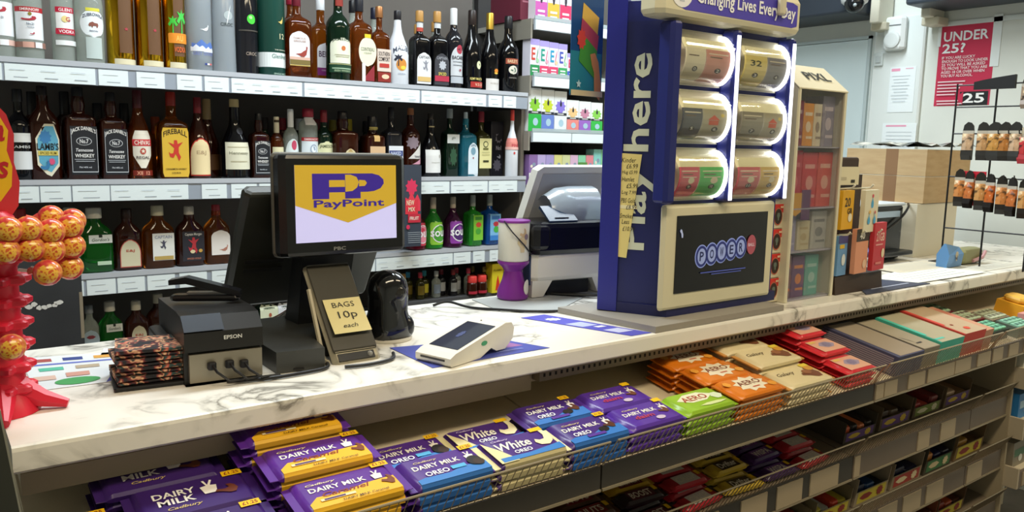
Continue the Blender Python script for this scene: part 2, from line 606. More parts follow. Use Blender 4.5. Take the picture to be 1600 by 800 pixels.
# dark board in front of the lower shelves at the left
bd = thing('dark_board', 'dark slate board with peeled white scuff beside lower bottle shelves', 'board', (.245, 2.465, 0))
part('panel', MB().box(-.2, .108, -.012, .012, 0, 1.15), DARKP, bd)
sc = MB()
for i in range(9):
    xq, zq, wq = -.045 + .012 * i, .95 + random.uniform(-.006, .008), random.uniform(.012, .03)
    sc.add([(xq + x * wq, -.0128, zq + z * .014) for x, z in [(p[0] * random.uniform(.7, 1.2), p[1] * random.uniform(.6, 1.1)) for p in circ(9)]], [tuple(range(9))])
part('scuff', sc, mt('d8d8d4', .8), bd)
part('worn_edge', MB().box(.100, .1085, -.0125, .0125, .85, .98), mt('8a7f6c', .8), bd)

# ================================================================ bottles
PA = [(0.209, 0.077, 0.26), (0.277, 0.08, 0.245), (0.358, 0.062, 0.265), (0.425, 0.084, 0.274), (0.504, 0.083, 0.303), (0.581, 0.083, 0.314), (0.652, 0.067, 0.324), (0.724, 0.078, 0.334), (0.797, 0.073, 0.345), (0.868, 0.072, 0.351), (0.947, 0.093, 0.291), (1.033, 0.082, 0.294), (1.117, 0.079, 0.284), (1.178, 0.084, 0.304), (1.255, 0.077, 0.317), (1.332, 0.071, 0.271), (1.404, 0.091, 0.264), (1.493, 0.066, 0.274), (1.567, 0.067, 0.28), (1.638, 0.068, 0.299), (1.72, 0.079, 0.301), (1.802, 0.075, 0.3), (1.89, 0.084, 0.298)]
PB = [(0.241, 0.043, 0.248), (0.3, 0.101, 0.26), (0.388, 0.091, 0.278), (0.472, 0.081, 0.279), (0.545, 0.081, 0.28), (0.639, 0.097, 0.263), (0.717, 0.078, 0.251), (0.768, 0.049, 0.246), (0.83, 0.091, 0.255), (0.907, 0.063, 0.208), (0.967, 0.064, 0.2), (1.015, 0.067, 0.227), (1.076, 0.068, 0.231), (1.132, 0.049, 0.229), (1.201, 0.09, 0.228), (1.315, 0.073, 0.215), (1.39, 0.065, 0.249), (1.469, 0.071, 0.248), (1.554, 0.077, 0.228), (1.638, 0.056, 0.255), (1.71, 0.069, 0.239), (1.782, 0.06, 0.251), (1.864, 0.069, 0.208), (1.924, 0.054, 0.262)]
PC = [(0.411, 0.1, 0.196), (0.498, 0.085, 0.179), (0.584, 0.097, 0.191), (0.676, 0.093, 0.183), (0.758, 0.085, 0.185), (1.482, 0.066, 0.139), (1.556, 0.081, 0.117), (1.644, 0.078, 0.114), (1.735, 0.06, 0.106), (1.815, 0.063, 0.103)]
PD = [(0.386, 0.039, 0.118), (0.441, 0.086, 0.122), (0.513, 0.084, 0.115), (0.585, 0.078, 0.112)]
GL = {
    'clear': clearmix('e6efe9', .62, .03, 1.3, .62), 'frost': mt('c6d0d8', .16, trans=.6), 'amber': mt('c06a1c', .04, trans=.92, ior=1.36),
    'whisky': mt('8e4413', .05, trans=.8, ior=1.36), 'brown': mt('3a1508', .06, trans=.35), 'black': mt('0a0a0d', .08), 'dgreen': mt('0c2416', .07, trans=.2),
    'green': mt('1f8a2c', .05, trans=.75), 'blue': mt('2f93ad', .05, trans=.7), 'gold': mt('c79a22', .16, metal=1.0), 'white': mt('dfe3ea', .25),
    'olive': mt('3a3812', .06, trans=.3), 'sgreen': mt('37b038', .06, trans=.6), 'purple': mt('4a1440', .06, trans=.45), 'ruby': mt('6e0d22', .06, trans=.5),
    'sblue': mt('1e66c0', .06, trans=.6), 'tin': mt('1d4a40', .3), 'coral': mt('d8443c', .3), 'smoke': mt('2a2a30', .06, trans=.5), 'carton': mt('23222a', .4),
}
# profile: (z/H, r/R, exponent)
PROF = {
    'round': [(0, .9), (.012, .98), (.03, 1), (.58, 1), (.63, .95), (.68, .75), (.73, .42), (.77, .36), (.9, .34)],
    'square': [(0, .9, 5), (.02, 1, 5), (.60, 1, 5), (.635, .95, 5), (.66, .80, 4), (.69, .45, 2.4), (.72, .34), (.9, .33)],
    'jd': [(0, .92, 6), (.02, 1, 6), (.64, 1, 6), (.67, .96, 6), (.69, .80, 4), (.72, .44, 2.2), (.75, .40), (.80, .46), (.9, .38)],
    'slope': [(0, .9), (.02, 1), (.42, 1), (.52, .92), (.62, .66), (.72, .42), (.80, .34), (.9, .3)],
    'champ': [(0, .9), (.02, 1), (.42, 1), (.52, .93), (.62, .68), (.72, .45), (.84, .36), (.9, .34)],
    'tall': [(0, .92), (.015, 1), (.74, 1), (.79, .93), (.84, .62), (.87, .42), (.93, .40)],
    'taper': [(0, 1.05), (.015, 1.08), (.45, 1), (.68, .94), (.78, .78), (.84, .46), (.93, .40)],
    'tube': [(0, .98), (.004, 1), (.95, 1), (.955, 1.01), (1.0, 1.01)],
    'cognac': [(0, .9), (.02, 1), (.33, 1.0), (.45, .9), (.57, .62), (.66, .42), (.74, .35), (.9, .34)],
    'flask': [(0, .92, 3.2), (.02, 1, 3.2), (.56, 1, 3.2), (.63, .94, 3), (.70, .72, 2.6), (.76, .42, 2.1), (.80, .36), (.9, .35)],
    'sour': [(0, .9), (.02, 1), (.40, 1), (.52, .9), (.62, .60), (.70, .36), (.80, .28), (.92, .26)],
    'box': [(0, 1, 16), (.003, 1, 16), (.99, 1, 16), (1.0, .99, 16)],
    'baileys': [(0, .9), (.02, 1), (.50, 1), (.58, .95), (.66, .68), (.71, .44), (.78, .38), (.92, .34)],
}


def bottle(name, label, pos, y, z, shape, glass, cap, items, H=None, W=None, ry=1.0, group=None, rz=0.0):
    X, w0, h0 = pos
    W = W or w0
    H = H or h0
    o = thing(name, label, 'carton' if shape in ('tube', 'box') else 'bottle', (X, y, z), rz, group)
    R = W / 2
    pr = [(p[0] * H, p[1] * R, p[1] * R * (ry if (len(p) > 2 and p[2] > 2.3) or ry < .9 and p[1] > .5 else 1.0), p[2] if len(p) > 2 else 2.0) for p in PROF[shape]]
    sq = len(PROF[shape][2]) > 2
    body = 'carton_body' if shape in ('tube', 'box') else 'glass'
    part(body, MB().lathe(pr, 28 if not sq else 32), GL[glass], o, True)
    if cap:
        hx, z0, z1, rr = cap[:4]
        rc = rr * R
        met = cap[4] if len(cap) > 4 else 0
        part('cap', MB().lathe([(z0 * H, rc * .98), (z0 * H + .001, rc), (z1 * H - .003, rc * .97), (z1 * H, rc * .88)], 18), mt(hx, .35, metal=met), o, True)
    pf = PROF[shape]

    def rad(v):
        for a, b in zip(pf, pf[1:]):
            if a[0] <= v <= b[0]:
                return R * (a[1] + (b[1] - a[1]) * (v - a[0]) / max(b[0] - a[0], 1e-6))
        return R * pf[-1][1]

    def mp0(u, v, q):
        r = rad(v)
        if v > .7 and cap and v > cap[1] - .01:
            r = max(r, cap[3] * R)
        if sq and v < .7:
            return (u * W, -(r * ry + q), v * H)
        a = u * W / r
        return ((r + q) * math.sin(a), -(r + q) * math.cos(a), v * H)
    deco(o, mp0, items, slices=1 if sq else 8)
    return o


YA, YB, YC_ = 2.58, 2.60, 2.58


def no_clash(P, own=()):
    P = [list(p) for p in P]
    for _ in range(6):
        for i in range(len(P) - 1):
            d_ = P[i + 1][0] - P[i][0] - .0015
            s_ = (P[i][1] + P[i + 1][1]) / 2
            if s_ > d_ and i not in own and i + 1 not in own:
                P[i][1] *= d_ / s_
                P[i + 1][1] *= d_ / s_
    return [tuple(p) for p in P]


PA[12] = (1.148, .080, PA[12][2])
PA[13] = (1.164, .080, PA[13][2])
PA, PB, PC, PD = no_clash(PA, (12, 13)), no_clash(PB, (7,)), no_clash(PC), no_clash(PD)
W_, K_ = 'f1f2f0', '16161a'
bottle('vodka_bottle', 'clear vodka bottle with white label, leftmost on top shelf', PA[0], YA, 1.602, 'round', 'clear', ('c8202e', .86, 1, .42),
       [('L', 'rect', 0, .37, 1.25, .30, 'e9ecf0'), ('P', 'curl', 0, .45, .5, .05, 'b03040'), ('T', 'No.21', 0, .38, .22, .02, '4a5a70'), ('L', 'rect', 0, .16, 1.3, .05, 'dcb8ac'), ('L', 'rect', .1, .16, .3, .052, 'eceef0')], H=.29)
bottle('vodka_bottle', 'clear vodka bottle with red-topped white label, second on top shelf', PA[1], YA, 1.602, 'round', 'clear', ('c8202e', .86, 1, .42),
       [('L', 'rect', 0, .335, 1.2, .26, 'e9ecf0'), ('L', 'rect', 0, .475, 1.2, .045, 'b5242f'), ('T', 'SMIRNOFF', 0, .475, .7, .025, 'f4e6e2'), ('P', 'disc', 0, .435, .13, .03, '8a7a28'),
        ('P', 'curl', -.05, .395, .55, .04, 'b03040'), ('T', 'No.21', 0, .345, .24, .022, '4a5a70'), ('T', 'VODKA', 0, .315, .24, .012, '4a5a70'), ('P', 'curl', .05, .26, .16, .02, 'b03040'),
        ('L', 'rect', 0, .155, 1.3, .05, '9c7468'), ('L', 'rect', -.1, .155, .35, .052, 'd9a898'), ('L', 'rect', .25, .155, .25, .052, 'e4e6ea')], H=.29)
bottle('vodka_bottle', 'clear vodka bottle with red and white banded label', PA[2], YA, 1.602, 'round', 'clear', ('d8b020', .86, 1, .42),
       [('L', 'rect', .12, .42, .95, .20, 'eef0ee'), ('L', 'rect', .12, .505, .98, .05, 'c32340'), ('T', "GLEN'S", .12, .505, .66, .03, 'f6eef0'), ('P', 'disc', .05, .42, .3, .06, 'e3d08c'), ('T', 'G', .18, .42, .2, .045, 'c05058'),
        ('L', 'rect', .12, .305, .98, .055, 'c32340'), ('T', 'VODKA', .12, .305, .7, .03, 'f6eef0'), ('L', 'rect', .12, .20, 1.0, .045, 'eceff0')], H=.29)
bottle('vodka_bottle', 'pale green vodka bottle with white bison label', PA[3], YA, 1.602, 'round', 'clear', ('e8e8e0', .86, 1, .4),
       [('L', 'oval', .06, .40, .95, .26, 'e9f0f4'), ('L', 'rect', .06, .53, .5, .03, 'd9d24a'), ('T', 'ZUBROWKA', .06, .46, .74, .03, '2a3558', {'arc': .8}), ('P', 'bison', .06, .39, .34, .055, '8a5044'), ('T', 'BISON', .06, .33, .28, .014, '2a3558'),
        ('L', 'rect', .06, .17, .55, .2, 'b9c6c4')], H=.29)
for i, lb in enumerate(('gold metallic bottle with painted brown reflection, leftmost of three gold bottles', 'gold metallic bottle, middle one of three gold bottles', 'gold metallic bottle with green palm print beside blue-grey bottle')):
    it = [('L', 'rect', .12, .45, .5, .62, '6a4a30'), ('L', 'rect', .12, .06, .9, .05, 'd9d0b0'), ('L', 'rect', .12, .80, .5, .06, 'dfe2dc')]  # brown strip paints the reflection in the mirrored gold
    if i < 2:
        it.append(('P', 'star', .12, .36, .16, .035, 'b0404a'))
    else:
        it += [('P', 'palm', -.16, .42, .42, .16, '3fbf3c'), ('P', 'palm', .22, .45, .44, .22, '46c850'), ('L', 'round', .08, .30, .9, .09, 'e8902c'), ('T', 'AU', .1, .30, .3, .05, 'f0c060'), ('T', 'VODKA', .12, .20, .5, .05, 'e06830')]
    bottle('gold_bottle', lb, PA[4 + i], YA, 1.602, 'tall', 'gold', ('caa030', .9, 1, .45, 1.0), it, group=None)
bottle('frosted_vodka_bottle', 'frosted blue-grey vodka bottle with mountain print', PA[7], YA, 1.602, 'tall', 'frost', ('9fb0c4', .9, 1, .45),
       [('P', 'mount', .05, .25, 1.0, .10, '5a7cc4'), ('P', 'mount', -.2, .225, .6, .06, 'e6eaf2'), ('P', 'mount', .28, .215, .5, .05, 'e6eaf2'), ('P', 'bird', .1, .40, .4, .06, 'e8ecf2'), ('T', 'GREY GOOSE', .05, .175, .86, .03, '6c78b4'),
        ('P', 'rect', .1, .085, .1, .015, '2a3f8c'), ('P', 'rect', .2, .085, .1, .015, 'f4f4f4'), ('P', 'rect', .3, .085, .1, .015, 'd06060')])
bottle('frosted_vodka_bottle', 'tall clear frosted vodka bottle with round silver emblem', PA[8], YA, 1.602, 'taper', 'frost', ('8c9296', .9, 1, .45, 1.0),
       [('P', 'disc', .1, .52, .4, .075, 'aab4b6'), ('P', 'leaf', .1, .52, .3, .04, 'e8ecec', {'rot': 40}), ('T', 'CIROC', .02, .44, .55, .03, '3c4648')])
bottle('flavoured_vodka_bottle', 'tall smoky bottle with bright green ball emblem', PA[9], YA, 1.602, 'taper', 'smoke', ('3a9a30', .9, 1, .45),
       [('P', 'disc', .1, .50, .42, .085, '45c83a'), ('P', 'disc', .06, .515, .16, .03, 'a6ec90'), ('T', 'CIROC', .06, .20, .5, .03, '9a8c80'), ('L', 'rect', 0, .40, 1.0, .012, '4a4640')])
bottle('whisky_tube', 'dark green cylindrical whisky tube with white band', PA[10], YA, 1.602, 'tube', 'tin', None,
       [('L', 'rect', 0, .20, 2.4, .16, 'e4ebea'), ('T', 'Glenlivet', .16, .24, .62, .05, '6a8a84'), ('T', 'THE ORIGINAL', .2, .31, .5, .012, 'd8dcc8'), ('T', '12', .24, .46, .2, .06, 'd6d2a8'), ('P', 'bird', .2, .63, .24, .09, 'd9c06a'), ('T', 'SINGLE MALT', .16, .05, .5, .018, 'a8c4b4')], H=.285)
bottle('whisky_bottle', 'amber whisky bottle with red grouse on white label', PA[11], YA, 1.602, 'square', 'whisky', ('6a1a2a', .80, 1, .36),
       [('L', 'arch', -.08, .34, .84, .36, 'e3e2e6'), ('T', 'FAMOUS', -.08, .445, .5, .022, 'b89a90'), ('T', 'GROUSE', -.08, .415, .5, .022, 'b89a90'), ('P', 'bird', .02, .30, .56, .13, '9c4038'), ('L', 'rect', -.08, .225, .84, .04, 'd6b0a0'), ('L', 'rect', -.08, .19, .84, .05, '7a6a3a'), ('L', 'rect', -.08, .155, .84, .01, 'c9b060')], H=.295)
bottle('whisky_bottle', 'bright amber whisky bottle with white and purple label', PA[12], 2.655, 1.602, 'square', 'amber', ('d6dade', .86, 1, .38),
       [('L', 'arch', .06, .32, .86, .30, 'e6e7ee'), ('T', "BELL'S", .06, .34, .72, .07, '4a2a48'), ('L', 'rect', .06, .135, .86, .09, '7a2c6c'), ('T', 'ORIGINAL', .06, .15, .5, .02, 'c9a0c0')], H=.285)
bottle('irish_whiskey_bottle', 'dark green whiskey bottle with cream label', PA[13], 2.550, 1.602, 'round', 'dgreen', ('c8b890', .74, 1, .32),
       [('L', 'arch', 0, .33, 1.1, .28, 'e6e8d2'), ('T', 'JAMESON', 0, .435, .9, .035, '2c3a2a', {'arc': .4}), ('P', 'disc', .02, .36, .18, .05, 'c8703c'), ('P', 'rect', 0, .27, .6, .006, 'b8b49a'), ('P', 'rect', 0, .29, .7, .006, 'b8b49a'), ('L', 'rect', 0, .15, 1.15, .10, '17402a'), ('L', 'rect', 0, .145, .9, .012, '9db89a'), ('L', 'rect', 0, .19, 1.15, .006, 'c9c48a'), ('T', 'IRISH WHISKEY', 0, .12, .7, .02, 'a9c09a'), ('L', 'rect', 0, .87, .3, .12, '8a2a20')], H=.305)
bottle('liqueur_bottle', 'square amber liqueur bottle with round cream label', PA[14], YA, 1.602, 'square', 'whisky', ('20222a', .80, 1, .4),
       [('L', 'oval', .18, .36, .86, .32, 'e4e2c8'), ('T', 'COINTREAU', .18, .385, .66, .04, '6c7466'), ('L', 'rect', .18, .53, .3, .04, 'd6c42c'), ('P', 'triR', .2, .13, .6, .18, '8e2a34'), ('P', 'rect', -.02, .13, .16, .2, 'e8e4da'), ('T', 'LIQUEUR', .18, .345, .36, .018, '8a907c')], H=.305)
bottle('liqueur_bottle', 'amber liqueur bottle with cream and red label and bronze cap', PA[15], YA, 1.602, 'square', 'whisky', ('a8744a', .86, 1, .44, .6),
       [('L', 'rect', .06, .32, .86, .28, 'd9c9bc'), ('T', 'SOUTHERN', .06, .40, .7, .055, '2c2228'), ('T', 'COMFORT', .06, .335, .7, .055, '2c2228'), ('L', 'round', .06, .255, .6, .05, 'b83a34'), ('L', 'rect', .06, .11, .8, .12, '8a2a24'), ('L', 'oval', .12, .115, .46, .06, 'e4c8a8')], H=.27)
bottle('coconut_rum_bottle', 'opaque white coconut rum bottle with palm sunset and black cap', PA[16], YA, 1.602, 'slope', 'white', ('1a1a20', .88, 1, .33),
       [('T', 'MALIBU', .02, .46, .9, .07, '3a4256', {'arc': .7}), ('P', 'disc', -.05, .29, .5, .16, 'd08a3c'), ('P', 'palm', -.2, .35, .4, .16, '23283a'), ('P', 'burst', .02, .25, .3, .06, 'e4cc4a'), ('T', 'ORIGINAL', -.04, .17, .36, .02, '8a94a8')])
bottle('rum_bottle', 'dark rum bottle with white label and gold foot band', PA[17], YA, 1.602, 'square', 'black', ('b88a4c', .86, 1, .44),
       [('L', 'arch', .02, .26, .88, .4, 'd9dadc'), ('T', 'CAPTAIN', .02, .40, .66, .035, '6c6c74'), ('P', 'devil', .12, .29, .36, .14, '8a8c98'), ('L', 'rect', .02, .12, .82, .06, 'd0b070'), ('L', 'rect', 0, .82, .45, .07, 'd0d4d8'), ('L', 'rect', 0, .76, .46, .05, 'b84a3c')])
bottle('rum_bottle', 'dark rum bottle with black picture label and red band', PA[18], YA, 1.602, 'square', 'black', ('b88a4c', .86, 1, .44),
       [('L', 'arch', .02, .26, .9, .4, '3a3b42'), ('T', 'CAPTAIN', .02, .40, .66, .035, '9a9ca4'), ('P', 'burst', .06, .31, .5, .13, 'b4b8c0'), ('T', 'SPICED', .05, .20, .5, .04, 'd8c45c'), ('L', 'rect', .02, .14, .9, .07, 'b03048'), ('L', 'rect', 0, .82, .45, .07, 'd0d4d8')])
bottle('white_rum_bottle', 'dark bottle with white label, red bat disc and white cap', PA[19], YA, 1.602, 'round', 'smoke', ('dfe2e4', .80, 1, .4),
       [('L', 'dome', .06, .36, .95, .36, 'c9cdd2'), ('P', 'disc', .1, .50, .4, .11, 'b03a4c'), ('P', 'leaf', .1, .50, .26, .04, '4a1a24'), ('T', 'BACARDI', .06, .40, .8, .045, '2a2c34'), ('P', 'rect', .06, .35, .7, .008, '8a9098'), ('P', 'rect', .06, .31, .7, .008, '8a9098'), ('P', 'disc', .12, .25, .12, .03, 'a04858'), ('L', 'rect', .06, .13, .9, .08, 'b4bac2')])
bottle('cognac_bottle', 'black cognac bottle with red band at the foot', PA[20], YA, 1.602, 'champ', 'black', ('241a18', .82, 1, .4),
       [('P', 'disc', .1, .33, .26, .10, 'd8dcb4'), ('T', 'REMY MARTIN', .0, .16, .7, .03, 'd8c878'), ('L', 'rect', .08, .09, .8, .07, 'b0302c'), ('T', 'V.S.O.P', .14, .09, .5, .035, 'e8c8a8')])
bottle('sparkling_wine_bottle', 'black sparkling wine bottle with gold foil neck and white foot label', PA[21], YA, 1.602, 'champ', 'black', ('b8963c', .60, 1, .40, .8),
       [('L', 'rect', .02, .10, .95, .16, 'd9d6d2'), ('T', 'PROSECCO', .02, .12, .5, .02, 'b4aca0'), ('P', 'burst', .1, .28, .3, .06, 'e08a34'), ('P', 'leaf', .08, .25, .26, .04, 'e8b848')])
bottle('cream_liqueur_bottle', 'black cream liqueur bottle with orange ribbon label, last on top shelf', PA[22], YA, 1.602, 'baileys', 'black', ('14161c', .84, 1, .4),
       [('L', 'rect', -.06, .42, .7, .07, '9c4a34'), ('T', 'BAILEYS', -.06, .42, .52, .04, 'e4c8a0'), ('L', 'oval', -.04, .31, .46, .11, 'd6d2c4'), ('P', 'heel', -.04, .31, .28, .06, '4c6a58'), ('T', 'ORIGINAL', -.05, .21, .4, .018, '8a8680')])
# back row, top shelf
for i, (x, h, cp, g, lb) in enumerate((( .99, .30, '8a1a30', 'whisky', 'back-row whisky bottle behind the grouse label, maroon cap'), (1.22, .30, '15161c', 'clear', 'back-row clear bottle with black cap behind the green whiskey'), (1.305, .285, '1a1e34', 'clear', 'back-row clear bottle with navy cap left of bronze cap'),
                                     (1.40, .255, '15161c', 'white', 'back-row white bottle with black cap behind the coconut rum'), (1.485, .245, 'b88a4c', 'smoke', 'back-row smoky bottle with tan cap, left of the dark rums'), (1.56, .262, 'b88a4c', 'clear', 'back-row clear bottle with tan cap between the dark rums'))):
    bottle('spare_bottle', lb, (x + .07, .068, h), 2.70, 1.602, 'round', g, (cp, .86, 1, .42), [('L', 'rect', 0, .33, 1.0, .24, 'd8d8d4')])

# ---- second shelf
z2 = 1.2825
bottle('rum_bottle', 'dark bottle with white label half behind the red lollipop sign', PB[0], YB, z2, 'round', 'black', ('17181c', .86, 1, .42), [('L', 'rect', 0, .47, 1.1, .10, 'd9d9d4'), ('T', 'LAMBS', 0, .37, .8, .03, 'b8b8b4'), ('L', 'rect', 0, .22, 1.1, .2, 'd4d6d6')], W=.06)
bottle('spiced_rum_bottle', 'brown rum bottle with slanted blue hexagon label', PB[1], YB, z2, 'flask', 'brown', ('1b1416', .84, 1, .34),
       [('P', 'hex', .06, .32, .72, .56, 'e2dcc4'), ('P', 'hex', .07, .33, .62, .49, '5fa8c4'), ('P', 'burst', 0, .46, .4, .16, '3f7fb4'), ('T', "LAMB'S", .06, .36, .66, .075, '232a30'), ('P', 'rect', .06, .29, .6, .05, 'd9c868'), ('T', 'SPICED RUM', .06, .29, .5, .03, '7a6a20'), ('P', 'burst', .16, .20, .22, .08, 'd8547c'), ('P', 'curl', -.05, .16, .3, .10, '3878a8')], ry=.6)
JD = [('L', 'rect', .04, .32, .86, .52, '1d2026'), ('T', "JACK DANIEL'S", .04, .515, .78, .055, 'eceae6', {'arc': .7, 'b': .02}), ('P', 'disc', .04, .42, .5, .09, 'c9ccd0'), ('P', 'disc', .04, .42, .46, .078, '24272e'), ('T', 'No.7', .04, .42, .28, .045, 'e6e6e6'),
      ('T', 'Tennessee', .04, .325, .55, .035, 'e0e0e0', {'sh': .3}), ('T', 'WHISKEY', .04, .265, .62, .04, 'ecebe8'), ('P', 'rect', .04, .225, .66, .006, 'b8bcc2'), ('P', 'rect', .04, .205, .6, .006, 'b8bcc2'), ('T', '70cl 40% vol', .04, .14, .4, .018, 'c8ccd2'),
      ('P', 'rect', -.37, .32, .014, .46, 'c4c8cc'), ('P', 'rect', .45, .32, .014, .46, 'c4c8cc'), ('P', 'rect', .04, .09, .82, .008, 'c4c8cc')]
bottle('black_label_whiskey_bottle', 'square whiskey bottle with black label, larger of the black-label pair', PB[2], YB, z2, 'jd', 'brown', ('101014', .84, 1, .38), JD, W=.080, H=.262, rz=.05)
bottle('black_label_whiskey_bottle', 'square whiskey bottle with black label, smaller of the black-label pair', PB[3], YB, z2, 'jd', 'brown', ('101014', .84, 1, .38), JD, W=.072, H=.252, rz=.05)
bottle('scotch_bottle', 'amber scotch bottle with white shield label and maroon cap', PB[4], YB, z2, 'slope', 'whisky', ('4a0f18', .80, 1, .36),
       [('L', 'shield', .05, .34, .76, .42, 'e2dccc'), ('L', 'rect', .05, .415, .78, .075, 'c4343a'), ('T', 'CHIVAS', .05, .415, .62, .05, 'f0e6d8'), ('P', 'disc', .05, .32, .22, .07, 'b8483c'), ('P', 'star', .05, .32, .16, .05, 'e8dcc8'), ('T', 'REGAL', .05, .25, .5, .03, '3a2a2a'), ('L', 'rect', .05, .075, .78, .06, '7a2418'), ('T', 'XII', -.1, .075, .2, .04, 'e8a888'), ('T', '12', .2, .075, .14, .04, 'e8a888')], H=.262)
bottle('cinnamon_whisky_bottle', 'amber bottle with big yellow label, red devil and red cap', PB[5], YB, z2, 'square', 'amber', ('9c2418', .84, 1, .34),
       [('L', 'round', 0, .31, .90, .56, 'd9b13c'), ('T', 'FIREBALL', 0, .51, .8, .06, '241a12', {'arc': .7, 'b': .02}), ('P', 'devil', 0, .33, .5, .24, 'c8382c'), ('T', 'CINNAMON WHISKY', 0, .12, .7, .02, '3a2a14'), ('T', 'LIQUEUR', 0, .075, .3, .02, '3a2a14')], H=.262)
bottle('brandy_bottle', 'dark brandy bottle with arched cream label and red cap', PB[6], YB, z2, 'slope', 'brown', ('7a1a24', .80, 1, .34),
       [('L', 'dome', 0, .27, 1.06, .46, 'c0392c'), ('L', 'dome', 0, .27, .98, .43, 'e6d2a4'), ('T', 'E&J', 0, .32, .42, .06, 'b8a07c')], H=.25)
bottle('brandy_bottle', 'dark round-shouldered bottle with tan capsule, behind the arched brandy label', (PB[7][0], .075, .25), 2.68, z2, 'cognac', 'brown', ('b49868', .74, 1, .36), [('L', 'rect', 0, .2, 1.0, .2, '5a3a20')])
bottle('cognac_bottle', 'black cognac bottle with cream label and gold capsule', PB[8], YB, z2, 'cognac', 'black', ('d8c08a', .68, 1, .34),
       [('L', 'rect', 0, .29, 1.0, .34, 'dfdcc4'), ('T', 'Hennessy', 0, .32, .7, .05, '8a8a74'), ('P', 'rect', 0, .4, .8, .008, 'b4ac8c'), ('P', 'rect', 0, .22, .6, .008, 'b4ac8c'), ('P', 'disc', .1, .60, .24, .09, '3a3c44')], H=.25)
bottle('black_label_whiskey_bottle', 'little square whiskey bottle with black label beside the till screen', PB[9], YB, z2, 'jd', 'brown', ('101014', .84, 1, .38), JD)
bottle('whisky_bottle', 'brown whisky bottle with pale label just behind the till screen', PB[10], YB, z2, 'round', 'whisky', ('e0d8bc', .74, 1, .42), [('L', 'rect', 0, .28, 1.0, .46, 'e2dcb4'), ('L', 'rect', 0, .93, .5, .04, '3c2c1c')])
bottle('white_rum_bottle', 'clear rum bottle with white label, pink disc and white cap', PB[11], YB, z2, 'round', 'clear', ('e4e6e8', .74, 1, .42), [('L', 'dome', 0, .34, 1.1, .46, 'dfeaec'), ('P', 'disc', .05, .48, .36, .14, 'c84a68'), ('T', 'BACARDI', 0, .33, .8, .06, '33424c')])
bottle('vodka_bottle', 'clear vodka bottle with maroon cap above the till screen', PB[12], YB, z2, 'tall', 'clear', ('8e1f34', .88, 1, .6), [('L', 'rect', 0, .82, .62, .11, 'd6d2d2'), ('L', 'rect', 0, .34, 1.1, .4, 'dfeaf0'), ('L', 'rect', 0, .56, 1.1, .05, 'b4202c'), ('T', 'SMIRNOFF', 0, .56, .8, .03, 'f0dede'), ('P', 'disc', .1, .42, .4, .14, 'a0b0c4'), ('P', 'disc', .1, .42, .28, .1, 'e8eef2')])
bottle('irish_whiskey_bottle', 'small dark bottle with cream label above the till screen', PB[13], YB, z2, 'round', 'dgreen', ('7a1a26', .82, 1, .4), [('L', 'arch', 0, .36, 1.1, .36, 'e0dfb4'), ('T', 'JAMESON', 0, .46, .9, .06, '4a5436')], W=.06)
bottle('almond_liqueur_bottle', 'wide brown bottle with small domed cream label', PB[14], YB, z2, 'jd', 'brown', ('161214', .84, 1, .4), [('L', 'dome', .1, .27, .54, .34, 'd9cca4'), ('P', 'tri', .1, .42, .2, .05, 'b89c64'), ('T', 'ORIGINALE', .1, .34, .4, .03, '7a6a44')])
bottle('bourbon_bottle', 'brown bourbon bottle with peach label and black cap', PB[15], YB, z2, 'jd', 'brown', ('17161a', .80, 1, .5), [('L', 'rect', .04, .30, .8, .42, 'd8b48c'), ('P', 'disc', .1, .34, .14, .06, 'b08c60'), ('L', 'rect', 0, .80, .5, .05, 'b4a45c'), ('L', 'rect', 0, .64, .3, .1, 'd8b070')])
bottle('grain_whisky_bottle', 'clear dark bottle with white label and blue band', PB[16], YB, z2, 'square', 'smoke', ('17161a', .86, 1, .36), [('L', 'rect', .04, .30, .88, .30, 'e3e6ec'), ('L', 'rect', .04, .345, .84, .08, '33417c'), ('T', 'NAKED', .04, .345, .64, .05, 'd4dcf0')], H=.25)
bottle('whisky_bottle', 'dark whisky bottle with diagonal white label and copper cap', PB[17], YB, z2, 'round', 'brown', ('a86a44', .72, 1, .34), [('P', 'burst', -.1, .50, .8, .2, '8a7a84'), ('P', 'triR', .1, .40, .9, .26, 'd9d6d2'), ('P', 'triR', .2, .24, .7, .10, 'c890a4'), ('T', 'TENNESSEE', .2, .30, .5, .03, '54545c')], H=.25)
bottle('port_bottle', 'black bottle with square white label right of the diagonal label', PB[18], YB, z2, 'cognac', 'black', ('2a2420', .76, 1, .3), [('L', 'rect', .02, .25, 1.02, .36, 'e2e2e0'), ('P', 'disc', .28, .33, .12, .06, 'a8a8a0'), ('P', 'rect', .05, .23, .5, .01, 'c0c0ba'), ('L', 'rect', 0, .79, .32, .02, 'b0a078')], H=.235)
bottle('gin_bottle', 'dark green gin bottle with white square near its top', PB[19], YB, z2, 'square', 'dgreen', ('9aa0a0', .86, 1, .42), [('L', 'rect', 0, .56, .96, .13, 'd9dedc'), ('T', 'gin', 0, .57, .3, .05, '6a7a70', {'sh': .3}), ('P', 'burst', 0, .3, .6, .3, '2c5038')], H=.255)
bottle('blue_gin_bottle', 'pale blue square gin bottle with tall white label', PB[20], YB, z2, 'square', 'blue', ('dfe8e8', .80, 1, .22), [('L', 'arch', .18, .27, .62, .52, 'd6e2ea'), ('P', 'disc', .18, .40, .3, .12, '7aa0b4'), ('T', 'GIN', .18, .48, .3, .03, '4c7088', {'arc': .5}), ('P', 'triD', .18, .29, .1, .03, '9a3040')], H=.245, W=.072)
